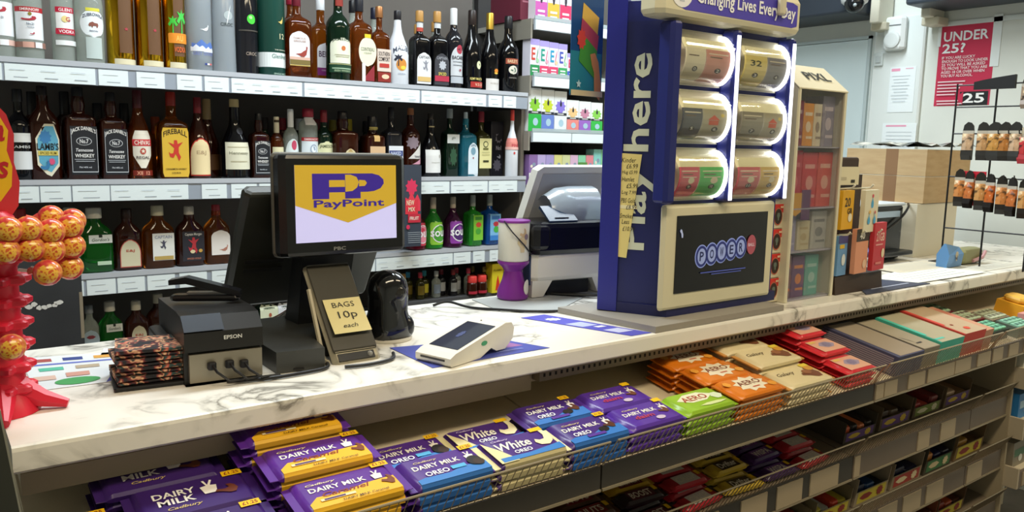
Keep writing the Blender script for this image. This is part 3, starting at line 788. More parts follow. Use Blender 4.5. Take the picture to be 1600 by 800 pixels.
bottle('herbal_liqueur_bottle', 'olive bottle with tall yellow label and red cap', PB[21], YB, z2, 'square', 'olive', ('8a2030', .84, 1, .4), [('L', 'rect', .04, .36, .94, .46, 'ddd69a'), ('P', 'disc', .04, .50, .4, .10, '4a5030'), ('P', 'disc', .04, .50, .28, .07, 'ddd69a'), ('P', 'rect', .04, .43, .4, .03, '6a6a3c'), ('P', 'rect', .06, .24, .44, .03, '3a3c24'), ('P', 'rect', .04, .34, .6, .008, 'a8a470'), ('P', 'rect', .04, .38, .6, .008, 'a8a470')], H=.25)
bottle('dark_gift_carton', 'black patterned spirit carton on the second shelf', (1.878, .06, .21), 2.655, z2, 'box', 'carton', None, [('P', 'burst', .1, .70, .6, .2, '8a8490'), ('T', 'No1', .1, .52, .4, .08, 'd0ccd8'), ('P', 'burst', 0, .2, .7, .24, '6c6874'), ('P', 'heel', .12, .36, .3, .07, 'b8b4bc')], W=.062, H=.215)
bottle('pink_spirit_bottle', 'white bottle shading to coral red at the neck, last on second shelf', (1.888, .05, .26), 2.54, z2, 'sour', 'white', ('d8443c', .84, 1, .32), [('L', 'rect', 0, .50, 1.9, .16, 'e08a80'), ('T', 'PINK', .05, .47, .7, .05, 'b83a4c'), ('P', 'disc', -.1, .36, .16, .04, 'd05050'), ('L', 'rect', .0, .43, 1.9, .04, 'e8b8b0')], W=.05, H=.26)
for i, (x, h, cp, lb) in enumerate(((.262, .25, '121214', 'dark spirit bottle behind the blue hexagon label, left'), (.346, .255, '121214', 'dark spirit bottle squeezed between hexagon and black labels'), (.435, .225, '17171a', 'dark spirit bottle behind the black-label pair'), (.51, .228, '17171a', 'dark bottle with black cap left of the maroon cap'), (.60, .19, 'a8481c', 'orange-tinted bottle half hidden left of the yellow label'))):
    bottle('spare_bottle', lb, (x + .03, .066, h), 2.76, z2, 'round', 'amber' if i == 4 else 'brown', (cp, .72, 1, .42), [])
for i, (x, cp) in enumerate(((.92, '2a2220'), (.982, '8c1f2c'), (1.044, 'e0e2e4'), (1.106, '7a1a26'), (1.168, '8a7a1c'), (1.23, 'd0b830'), (1.30, '17161a'))):
    bottle('spare_bottle', ['back-row bottle with dark cap beside the small black label', 'back-row bottle with red cap left of the white rum', 'back-row bottle with white cap behind the white rum', 'back-row bottle with maroon cap over the till', 'back-row bottle with dull olive cap over the till', 'back-row bottle with bright yellow cap over the till', 'back-row bottle with black cap over the till'][i],
           (x + .05, .06, .2 if i != 5 else .205), 2.72, z2, 'round', 'brown' if i % 2 else 'dgreen', (cp, .80, 1, .46), [])

# ---- third shelf
z3 = 1.0165
bottle('green_gin_bottle', 'flat green gin bottle with white banner label and cream cap, third shelf', PC[0], YC_, z3, 'flask', 'green', ('d6d2c4', .84, 1, .46),
       [('L', 'rect', .12, .52, .66, .13, 'e2e6e0'), ('T', "Gordon's", .12, .51, .5, .05, '5a6a5c', {'sh': .3}), ('P', 'rect', .12, .57, .1, .05, '1c2a20'), ('L', 'rect', .2, .14, .4, .06, 'b8d0b4')], ry=.6, H=.185)
bottle('brandy_flask', 'dark brandy flask with arched pale label, third shelf', PC[1], YC_, z3, 'flask', 'brown', ('2a1814', .84, 1, .40),
       [('L', 'dome', .04, .27, .76, .46, 'b8544a'), ('L', 'dome', .04, .27, .70, .43, 'cdc6a8'), ('T', 'E&J', .04, .31, .3, .05, 'b0483c')], ry=.6, H=.18)
bottle('rum_flask', 'amber rum flask with white label and cream cap, third shelf', PC[2], YC_, z3, 'flask', 'amber', ('ccc4a8', .84, 1, .40),
       [('L', 'rect', .1, .34, .68, .44, 'e2e2dc'), ('T', 'CAPTAIN', .1, .50, .54, .05, '8a94ac'), ('P', 'devil', .1, .37, .22, .15, '4a4a5c'), ('L', 'rect', .1, .16, .6, .06, 'b89c58')], ry=.6, H=.187)
bottle('spiced_rum_flask', 'dark rum flask with pirate picture label, third shelf', PC[3], YC_, z3, 'flask', 'brown', ('cfcabc', .86, 1, .36),
       [('L', 'rect', .06, .33, .78, .50, '2c2c34'), ('T', 'Captain Morgan', .06, .53, .6, .06, 'd4d0c8'), ('P', 'devil', .06, .34, .4, .28, 'b0343c'), ('P', 'leaf', .02, .24, .2, .1, 'd8c8a0'), ('P', 'disc', .3, .25, .14, .06, 'c49a4c'), ('T', 'SPICED GOLD', .06, .12, .5, .03, 'b8745c')], ry=.6, H=.182)
bottle('whisky_flask', 'amber whisky flask with white label and red cap beside the till', PC[4], YC_, z3, 'flask', 'amber', ('a02832', .82, 1, .34),
       [('L', 'arch', .08, .36, .74, .42, 'e2dcd6'), ('P', 'bird', .2, .26, .4, .12, 'b07a68')], ry=.6, H=.185)
for i, (x, hx, lb) in enumerate(((.22, 'c4343a', 'bottle with red cap behind the lollipops'), (.30, 'd6d2c4', 'bottle with ribbed cream cap behind the lollipops, left'), (.345, 'd6d2c4', 'bottle with ribbed cream cap behind the lollipops, right'))):
    bottle('spare_bottle', lb, (x + .01, .075, .185), 2.62, z3, 'flask', 'dgreen', (hx, .84, 1, .46), [], ry=.6)
SOUR = [('ruby', 'c8334c', 'red sour liqueur bottle, leftmost of the bright ones', 'e8889c'), ('sgreen', '8cc63a', 'green sour liqueur bottle with round logo', '4a9a34'), ('purple', '8a3a9c', 'purple sour liqueur bottle with round logo', '4a2468')]
for i, (g, c1, lb, c2) in enumerate(SOUR):
    bottle('sour_liqueur_bottle', lb, PC[5 + i], YC_, z3, 'sour', g, ('c8b8a4', .72, 1, .30),
           [('L', 'round', .1, .30, 1.0, .44, c1), ('P', 'burst', -.1, .46, .6, .18, c1), ('P', 'disc', .15, .30, .95, .36, 'f0ecf0'), ('P', 'disc', .15, .30, .84, .32, c2), ('T', 'sour', .12, .30, 1.0, .12, 'f6f4f6', {'b': .04})], H=.19, W=.075)
bottle('apple_liqueur_bottle', 'square green liqueur bottle with apple label', PC[8], YC_, z3, 'square', 'sgreen', ('a0a49c', .78, 1, .36),
       [('L', 'rect', .12, .36, .74, .5, '7cbf3a'), ('P', 'burst', .14, .42, .5, .12, 'c84a34'), ('P', 'disc', .12, .29, .4, .12, '4ca03a'), ('P', 'rect', .12, .55, .5, .06, '3c8030')], H=.195)
bottle('berry_liqueur_bottle', 'square blue liqueur bottle with apple label', PC[9], YC_, z3, 'square', 'sblue', ('a0a49c', .78, 1, .36),
       [('L', 'rect', .12, .36, .8, .52, '7cb8e4'), ('P', 'burst', .16, .42, .5, .12, 'c03a44'), ('P', 'disc', .18, .31, .4, .13, '4cb048'), ('P', 'rect', .12, .55, .6, .07, '3c70b0'), ('L', 'rect', .12, .14, .8, .1, '3c80c8')], H=.195)
# printed carton beside the till screen
gc = thing('printed_carton', 'tall dark carton with pink and red print hung right of the till screen', 'carton', (1.396, 2.472, 1.045))
part('carton_body', MB().box(-.034, .034, -.02, .018, 0, .285), mt('3a4250', .45), gc)
deco(gc, plane_y(-.02), [('P', 'burst', -.005, .21, .05, .06, 'd8345c'), ('P', 'mount', 0, .16, .06, .07, 'e03a50'), ('P', 'rect', -.005, .14, .05, .05, 'd83444'), ('T', 'NEW', -.01, .155, .03, .018, 'f0e0c0'), ('T', 'MIX', -.005, .132, .026, .015, 'f0e0c0'), ('P', 'rect', .005, .1, .05, .03, 'c02c40'), ('T', 'FRUIT', .005, .1, .036, .012, 'f2e4d8'), ('P', 'disc', -.02, .07, .014, .016, 'd8345c')] +
     [('T', '-', .004, .05 - .007 * i, .05, .0018, 'a8b0b8') for i in range(6)])

# ---- fourth shelf: flasks at the left, miniatures and boxes at the right
z4 = .747
bottle('vodka_flask', 'small clear vodka flask on lowest visible shelf', PD[0], 2.58, z4, 'flask', 'clear', ('8a9094', .86, 1, .44), [('L', 'oval', 0, .40, .9, .34, 'a8bcc8'), ('P', 'leaf', 0, .45, .5, .1, '8a3a44')], H=.17, W=.05, ry=.6)
bottle('green_gin_bottle', 'flat green gin bottle on lowest shelf beside the dark board', PD[1], 2.58, z4, 'flask', 'green', ('d6d2c4', .84, 1, .46), [('L', 'rect', .12, .56, .66, .13, 'e2e6e0'), ('T', "Gordon's", .12, .55, .5, .05, '5a6a5c', {'sh': .3}), ('P', 'rect', .12, .61, .1, .05, '1c2a20')], H=.175, ry=.6)
bottle('brandy_flask', 'brown brandy flask on lowest shelf behind the printer', PD[2], 2.58, z4, 'flask', 'brown', ('cfc8b4', .84, 1, .40), [('L', 'oval', .04, .38, .6, .38, 'cdc6a8'), ('T', 'E&J', .04, .40, .3, .05, 'b0483c')], H=.17, ry=.6)
bottle('spare_bottle', 'dark flask with cream cap on lowest shelf above the printer', PD[3], 2.62, z4, 'flask', 'brown', ('cfc8b4', .84, 1, .40), [('L', 'rect', .04, .3, .6, .4, '3a2a20')], H=.178, ry=.6)
MINI = [(1.42, 'c08a3c', 'olive', 'd8b860', 'gold'), (1.455, '3a9ac0', 'olive', '6a5a20', 'blue'), (1.49, 'c03a4a', 'olive', '7a6a24', 'pink'), (1.525, '48b0c4', 'olive', 'd0c43c', 'sky-blue'), (1.56, 'c8c8c4', 'clear', '8a9ab0', 'white'), (1.60, '7a2030', 'smoke', 'b4b8bc', 'maroon'), (1.635, '8a2a30', 'smoke', 'a8acb0', 'dark red'),
        (1.67, 'b83a48', 'clear', 'c8ccd0', 'rose'), (1.705, 'c4405a', 'clear', 'c8ccd0', 'bright pink'), (1.745, '7a6a30', 'brown', 'b0a060', 'dull gold'), (1.78, '8a7a3a', 'brown', '9a8a4a', 'mustard'), (1.81, '9a2c34', 'brown', '8a7a40', 'brick red')]
for i, (x, cp, g, lc, nm) in enumerate(MINI):
    bottle('miniature_bottle', 'miniature spirit bottle with %s cap, %s from the scanner' % (nm, ['first', 'second', 'third', 'fourth', 'fifth', 'sixth', 'seventh', 'eighth', 'ninth', 'tenth', 'eleventh', 'twelfth'][i]), (x, .034, .10), 2.56 + .03 * (i % 2), .83, 'round', g, (cp, .80, 1, .5), [('L', 'rect', 0, .34, 1.0, .34, lc)], group='miniatures on the lowest shelf')
part('riser', MB().box(1.38, 1.925, .02, .25, .745, .829), mt('4a4a4c', .5), bs)
for i, x in enumerate((1.70, 1.745)):
    bottle('energy_shot', ['small dark bottle with wide red cap, left of the pair', 'small dark bottle with wide red cap, right of the pair'][i], (x, .042, .075), 2.525, .83, 'round', 'brown', ('d8403c', .66, 1, .9), [('L', 'rect', 0, .16, 1.2, .14, 'b02a3c')])
for i, (x, w, h, zz) in enumerate(((1.815, .055, .115, .83), (1.87, .06, .16, .83))):
    b_ = thing('yellow_box', ['small yellow box with red flame on the lowest shelf', 'taller yellow box half behind the purple pot'][i], 'box', (x, 2.53, zz))
    part('carton_body', MB().box(-w / 2, w / 2, -.015, .03, 0, h), mt('e2cf2c', .5), b_)
    deco(b_, plane_y(-.015), [('P', 'flame', 0, .04, .026, .06, 'd63a24'), ('T', 'FLAMES', 0, .09, .04, .008, '8a7a14')] if i == 0 else [('P', 'rect', .0, .12, .04, .035, '3a3010'), ('P', 'rect', .0, .12, .032, .027, 'e8d848'), ('P', 'star', 0, .12, .012, .012, '3a3010')])
for i, x in enumerate((.905, .965)):
    bottle('quarter_flask', ['quarter flask with cream label behind the till cables', 'quarter flask with white label behind the till cables'][i], (x, .062, .17), 2.56, z4, 'jd', 'dgreen' if i == 0 else 'smoke', ('20242a', .86, 1, .4),
           [('L', 'round', 0, .55, .96, .34, ['dfe6cc', 'dfe3ea'][i]), ('T', 'JAMESON' if i == 0 else 'VODKA', 0, .66, .6, .04, '5a6a50'), ('P', 'disc', .05, .54, .16, .08, ['b06048', '8a94a4'][i])])

# ================================================================ vape shelving right of the bottles
vs_ = thing('vape_shelving', 'white narrow shelving stacked with vape boxes right of the bottles', 'shelving', (1.95, 2.5, 0))
part('back_panel', MB().box(0, .50, .38, .41, .3, 2.5), mt('3b3a3a', .7), vs_)
part('side_panel', MB().box(.485, .50, .02, .38, .3, 2.5), mt('8a8a86', .6), vs_)
VZ = [1.89, 1.676, 1.462, 1.25, 1.03]
for k, zt in enumerate(VZ):
    sh = part('shelf', MB().box(0, .485, .0, .38, zt - .02, zt), mt('b4b2aa', .5), vs_)
    part('price_rail', MB().box(.0, .485, -.008, 0, zt - .042, zt + .002), mt('aab2ba', .4), sh)
    part('end_bracket', MB().prism([(-.012, -.0), (-.004, -.0), (-.004, .3), (-.012, .3)], zt - .075, zt), mt('8f8b80', .5), sh)
    part('price_ticket', MB().box(.004, .20, -.0105, -.0085, zt - .040, zt - .004), RAILW, sh)
    part('price_ticket', MB().box(.205, .43, -.0105, -.0085, zt - .040, zt - .004), RAILW, sh)
    part('lip', MB().box(0, .485, -.010, -.006, zt - .002, zt + .012), mt('c9d8dc', .2, trans=.4), sh)


def small_box(name, label, cat, loc, w, d, h, col, items, group=None, rz=0.0, rough=.45):
    o = thing(name, label, cat, loc, rz, group)
    part('carton_body', MB().box(-w / 2, w / 2, -d / 2, d / 2, 0, h), mt(col, rough), o)
    deco(o, lambda u, v, q: (u * w, -d / 2 - q, v * h), items)
    return o


ORD = ['first', 'second', 'third', 'fourth', 'fifth', 'sixth', 'seventh', 'eighth', 'ninth', 'tenth', 'eleventh', 'twelfth', 'thirteenth', 'fourteenth']
# row with big round letters
for i, (c1, c2, h) in enumerate((('c84a3c', '2c8a50', .14), ('2a9a84', 'd8446c', .137), ('2f9ac0', 'd8446c', .135), ('4a5ab4', '3aa060', .133), ('d8446c', '3f5fc0', .10), ('6a6ad0', 'd83c78', .095), ('7a5ad0', '6a8ad0', .09), ('8a8ac8', '3f9a50', .08))):
    small_box('vape_box', 'lilac-topped vape box with %s base, %s in the big-letter row' % (['dark green', 'pink', 'rose', 'green', 'blue', 'hot pink', 'pale blue', 'mid green'][i], ORD[i]), 'box', (1.972 + i * .0475, 2.54, 1.677), .045, .05, h, 'e4e2f0',
              [('P', 'rect', 0, .92, 1, .16, 'a79ad8'), ('T', 'E', -.16, .60, .42, .34, c1, {'b': .06}), ('P', 'leaf', .26, .58, .5, .1, c2, {'rot': 60}), ('P', 'disc', .3, .42, .3, .12, ['9ad0a0', 'e8a0b4', 'f0c8a0', 'a8d8b0'][i % 4]), ('P', 'rect', 0, .15, 1, .30, c2), ('P', 'rect', 0, .2, .6, .04, 'e8ecf0'), ('P', 'rect', 0, .12, .6, .03, 'e8ecf0')], 'vape boxes with big letters')
for i, (c1, c2, h) in enumerate((('8ac83a', '2fb04a', .168), ('c4d03a', '6a84cc', .165), ('8a7ad8', 'e2e6ea', .162), ('e8c48a', 'e48a84', .13), ('c88aa4', '9a6ac4', .128), ('8ad05a', '3ab850', .126))):
    small_box('vape_refill_box', 'white vape refill box with %s splash and base, %s in the splash row' % (['lime green', 'yellow and blue', 'violet', 'peach', 'mauve', 'bright green'][i], ORD[i]), 'box', (1.978 + i * .066, 2.54, 1.463), .064, .05, h, 'e8ecec',
              [('P', 'burst', 0, .62, .9, .34, c1), ('P', 'disc', .02, .55, .4, .2, c1), ('P', 'drop', .02, .72, .2, .2, '2a2e3a'), ('P', 'rect', 0, .44, 1, .06, '30343c'), ('P', 'rect', 0, .44, .5, .025, 'd8dcdc'), ('P', 'rect', 0, .2, 1, .40, c2), ('P', 'disc', .05, .22, .4, .18, 'a8c8d8')], 'vape refill boxes')
for i, c in enumerate(('8a6aa4', 'b8a8d8', 'a89ad0', 'd8d48a', 'd0d4a0', 'd8b4d0', '8ad0a8', 'e08a94', '8ad0c8', '8ad0a0')):
    small_box('pastel_vape_box', 'pastel vape box, %s along the shelf behind the white screen back' % ORD[i], 'box', (1.957 + .02 + i * .043, 2.54, 1.251), .041, .05, .12 if i < 8 else .145, c,
              [('P', 'disc', .1, .68, .4, .12, '8a9ab0'), ('P', 'disc', -.2, .62, .3, .1, 'e8e0d0'), ('P', 'rect', 0, .3, 1, .2, 'e8eaea')], 'pastel vape boxes')
for i, (c1, nm) in enumerate((('c05aa8', 'magenta'), ('d0b040', 'yellow'), ('d03a64', 'crimson'), ('b8c8a0', 'sage'))):
    small_box('vape_device_box', 'tall white vape box with %s base on the highest visible shelf' % nm, 'box', (1.998 + i * .062, 2.54, 1.891), .058, .05, .17, 'e6e2ea',
              [('P', 'rect', 0, .2, 1, .42, c1), ('P', 'drop', 0, .62, .3, .5, '3a3440'), ('P', 'rect', 0, .2, .6, .05, 'f0e8ee'), ('P', 'rect', 0, .1, .6, .04, 'f0e8ee')], 'tall vape boxes')
small_box('maroon_carton', 'dark maroon carton at the left end of the top vape shelf', 'box', (1.955, 2.66, 1.891), .05, .2, .14, '6a2438', [('P', 'rect', 0, .5, .6, .05, 'a86878')])

# ================================================================ counter
wt = MB()
wk = thing('counter_worktop', 'white grey-veined marble-effect counter top running to the end wall', 'worktop')
prof = [(1.056, 1.0155), (1.05, 1.02), (1.05, 1.044), (1.0515, 1.0485), (1.056, 1.05), (1.53, 1.05), (1.53, 1.0155)]
wt.loft([[(x, y, z) for y, z in prof] for x in (.07, 3.5)])
part('top', wt, MARBLE, wk)
part('rear_top', MB().prism([(1.10, 1.53), (3.5, 1.53), (3.5, 1.78), (1.33, 1.78)], 1.0155, 1.05), MARBLE, wk)
cb = thing('counter_cabinet', 'cream counter cabinet with perforated strip under the marble top', 'counter', (0, 0, 0))
part('body', MB().box(.08, 3.48, 1.27, 1.50, 0, 1.015), mt('cfc4ac', .55), cb)
part('front_beam', MB().box(.08, 3.48, 1.10, 1.27, .985, 1.0152), mt('b7a88e', .5), cb)
part('beam_lip', MB().box(.08, .868, 1.094, 1.10, .972, 1.0), mt('a8987e', .5), cb)
part('slotted_strip', MB().box(.874, 3.48, 1.078, 1.10, .990, 1.012), mt('7a6c58', .5), cb)
hole = MB()
hole.box(-.0022, .0022, -.0012, 0, -.0032, .0032)
hm = hole.mesh('slot', mt('15120e', .8))
for i in range(170):
    o = link(bpy.data.objects.new('slot', hm), cb)
    o.location = (.885 + i * .0135, 1.0785, 1.001)
ep = thing('counter_end_panel', 'dark grey end panel at the left end of the counter', 'panel', (.0, .95, 0))
part('panel', MB().loft([[(-.25, -.012, z), (xr, -.012, z), (xr, .012, z), (-.25, .012, z)] for z, xr in ((0, .080), (.90, .0785), (1.02, .0655), (1.13, .0535))]), mt('33352f', .4), ep)
part('edge_trim', MB().loft([[(xr, -.012, z), (xr + .002, -.012, z), (xr + .002, .012, z), (xr, .012, z)] for z, xr in ((0, .080), (.90, .0785), (1.02, .0655), (1.13, .0535))]), mt('8a8a7e', .4), ep)

# ================================================================ confectionery shelving on the counter front
gs = thing('confectionery_shelving', 'sloping confectionery shelving with wire fronts below the counter', 'shelving', (0, 0, 0))
A1 = math.radians(10)
A2 = math.radians(8)
SLOPES = [(.91, .893, A1), (.945, .712, A2), (.945, .55, A2), (.945, .39, A2)]
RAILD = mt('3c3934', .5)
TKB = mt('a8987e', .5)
part('back_panel', MB().box(.084, 2.52, 1.255, 1.268, .2, .985), mt('c2b498', .6), gs)
part('back_panel', MB().box(2.53, 3.4, 1.255, 1.268, .2, .985), mt('c2b498', .6), gs)
for k, (y0, z0, a) in enumerate(SLOPES):
    x1 = 3.3 if k == 0 else 2.52
    segs = [(.084, .866), (.870, 1.70), (1.704, 2.29), (2.294, x1)]
    for (a0, a1) in segs:
        if a1 <= a0:
            continue
        d = 1.254 - y0
        pr = [(y0, z0), (y0, z0 - .008), (y0 + d, z0 - .008 + math.tan(a) * d), (y0 + d, z0 + math.tan(a) * d)]
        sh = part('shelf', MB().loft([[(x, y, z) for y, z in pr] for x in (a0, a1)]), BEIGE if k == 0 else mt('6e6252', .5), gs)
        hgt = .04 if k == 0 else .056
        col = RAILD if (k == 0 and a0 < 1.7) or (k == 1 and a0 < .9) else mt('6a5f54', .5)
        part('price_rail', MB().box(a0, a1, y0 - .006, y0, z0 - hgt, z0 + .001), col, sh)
        part('rail_edge', MB().box(a0, a1, y0 - .009, y0 - .005, z0 - hgt - .002, z0 - hgt + .002), mt('a3977f', .3, metal=.4), sh)
        # wire front; deeper shade on the lower shelves is put into darker metal
        fr = part('rim_wire', MB().tube([(a0 + .003, y0 - .004, z0 - .004 if k else z0 - .038), (a0 + .003, y0 - .004, z0 + .002), (a0 + .006, y0 - .033, z0 + .052), (a1 - .006, y0 - .033, z0 + .052), (a1 - .003, y0 - .004, z0 + .002), (a1 - .003, y0 - .004, z0 - .004 if k else z0 - .038)], .0019, 6), mt('b9ab90' if k == 0 else '9a8e78', .3, metal=.6), sh)
        wr = MB()
        n = int((a1 - a0) / .0135)
        for i in range(1, n):
            x = a0 + (a1 - a0) * i / n
            wr.tube([(x, y0 - .004, z0 + .002), (x, y0 - .033, z0 + .052)], .0009, 4)
        w_ = part('wire', wr, mt('b0a288' if k == 0 else '786e5c', .35, metal=.5), fr)
        w_['kind'] = 'stuff'
        tl = []
        if k == 0 and a0 > 1.6 and a1 < 2.4:
            tl = [(1.708, 1.74), (1.745, 1.80), (1.852, 1.93), (1.945, 2.08), (2.085, 2.17), (2.21, 2.285)]
        elif k == 0 and a0 > 2.2:
            tl = [(2.30, 2.36), (2.40, 2.46), (2.50, 2.62), (2.66, 2.8), (2.85, 3.0)]
        elif k == 1 and .8 < a0 < .9:
            tl = [(1.16, 1.22), (1.29, 1.375), (1.41, 1.50), (1.53, 1.64)]
        elif k == 1 and a0 > 1.6 and a1 < 2.4:
            tl = [(1.706, 1.73), (2.0, 2.06), (2.12, 2.2)]
        elif k == 2:
            tl = [(a0 + .01 + .12 * i, a0 + .10 + .12 * i) for i in range(int((a1 - a0) / .12))]
        for (t0, t1) in tl:
            part('price_ticket', MB().box(t0, t1, y0 - .0085, y0 - .006, z0 - hgt + .003, z0 - .003), TKB, sh)


def on_slope(k, x, s, h):
    y0, z0, a = SLOPES[k]
    return (x, y0 + s * math.cos(a) - h * math.sin(a), z0 + s * math.sin(a) + h * math.cos(a))


def bar_mesh(w, d, h, crimp=.011, puff=1.0):
    """flow-wrapped bar: rounded tablet with flat crimped ends; base at z=0, lying in XY"""
    def sect(x, yy, z0, z1, r):
        return [(x, -yy, z0 + r), (x, -yy + r, z0), (x, yy - r, z0), (x, yy, z0 + r), (x, yy, z1 - r), (x, yy - r, z1), (x, -yy + r, z1), (x, -yy, z1 - r)]
    m = h * .45
    c, q = crimp, .0015
    rings = []
    for sgn in (-1, 1):
        rr = [sect(sgn * w / 2, d / 2 - .002, m - q * .5, m + q * .5, q * .4), sect(sgn * (w / 2 - c), d / 2 - .001, m - q * .6, m + q * .6, q * .4),
              sect(sgn * (w / 2 - c - .003), d / 2, m * .3, h * .82, h * .2), sect(sgn * (w / 2 - c - .009), d / 2, 0, h, h * .28), sect(sgn * w * .2, d / 2, 0, h, h * .28)]
        rings += rr if sgn < 0 else rr[::-1]
    return MB().loft(rings)


def make_bar(name, label, cat, w, d, h, col, items, rough=.28, crimp_col=None, front=None):
    o = thing(name, label, cat)
    part('wrapper', bar_mesh(w, d, h), mt(col, rough), o, True)
    if crimp_col:
        for s in (-1, 1):
            x0 = s * (w / 2 - .0055)
            part('crimp', MB().box(x0 - .0056, x0 + .0056, -d / 2 + .0015, d / 2 - .0015, h * .45 - .0013, h * .45 + .0013), mt(crimp_col, rough), o)
    if front:
        e = h * .28
        part('front_print', MB().loft([[(x, y, z) for y, z in ((-d / 2 + e, h + .0003), (-d / 2 - .0003, h - e), (-d / 2 - .0003, e * .6), (-d / 2 + .001, e * .6), (-d / 2 + .001, h - e), (-d / 2 + e, h - .001))] for x in (-w * .385, w * .405)]), mt(front, rough), o)
    deco(o, lambda u, v, q: (u * w, v * d, h + q), items, base=.0004, step=.00022, rough=rough)
    return o


YF = 'f0c018'
DMW = [('T', 'DAIRY MILK', -.08, .10, .52, .15, 'f1eee6', {'b': .035}), ('P', 'cup', .29, .12, .13, .3, 'efe9e0'), ('T', 'Cadbury', -.16, .27, .26, .08, 'd8c890', {'sh': .3})]


def band(c, y1=-.02, y2=-.02, k=.12):
    return ('P', [(-.385, -.455), (.405, -.455), (.405, y2), (k, y2 - .03), (-.02, y1 - .12), (-.3, y1 - .1), (-.385, -.3)], 0, 0, 1, 1, c)


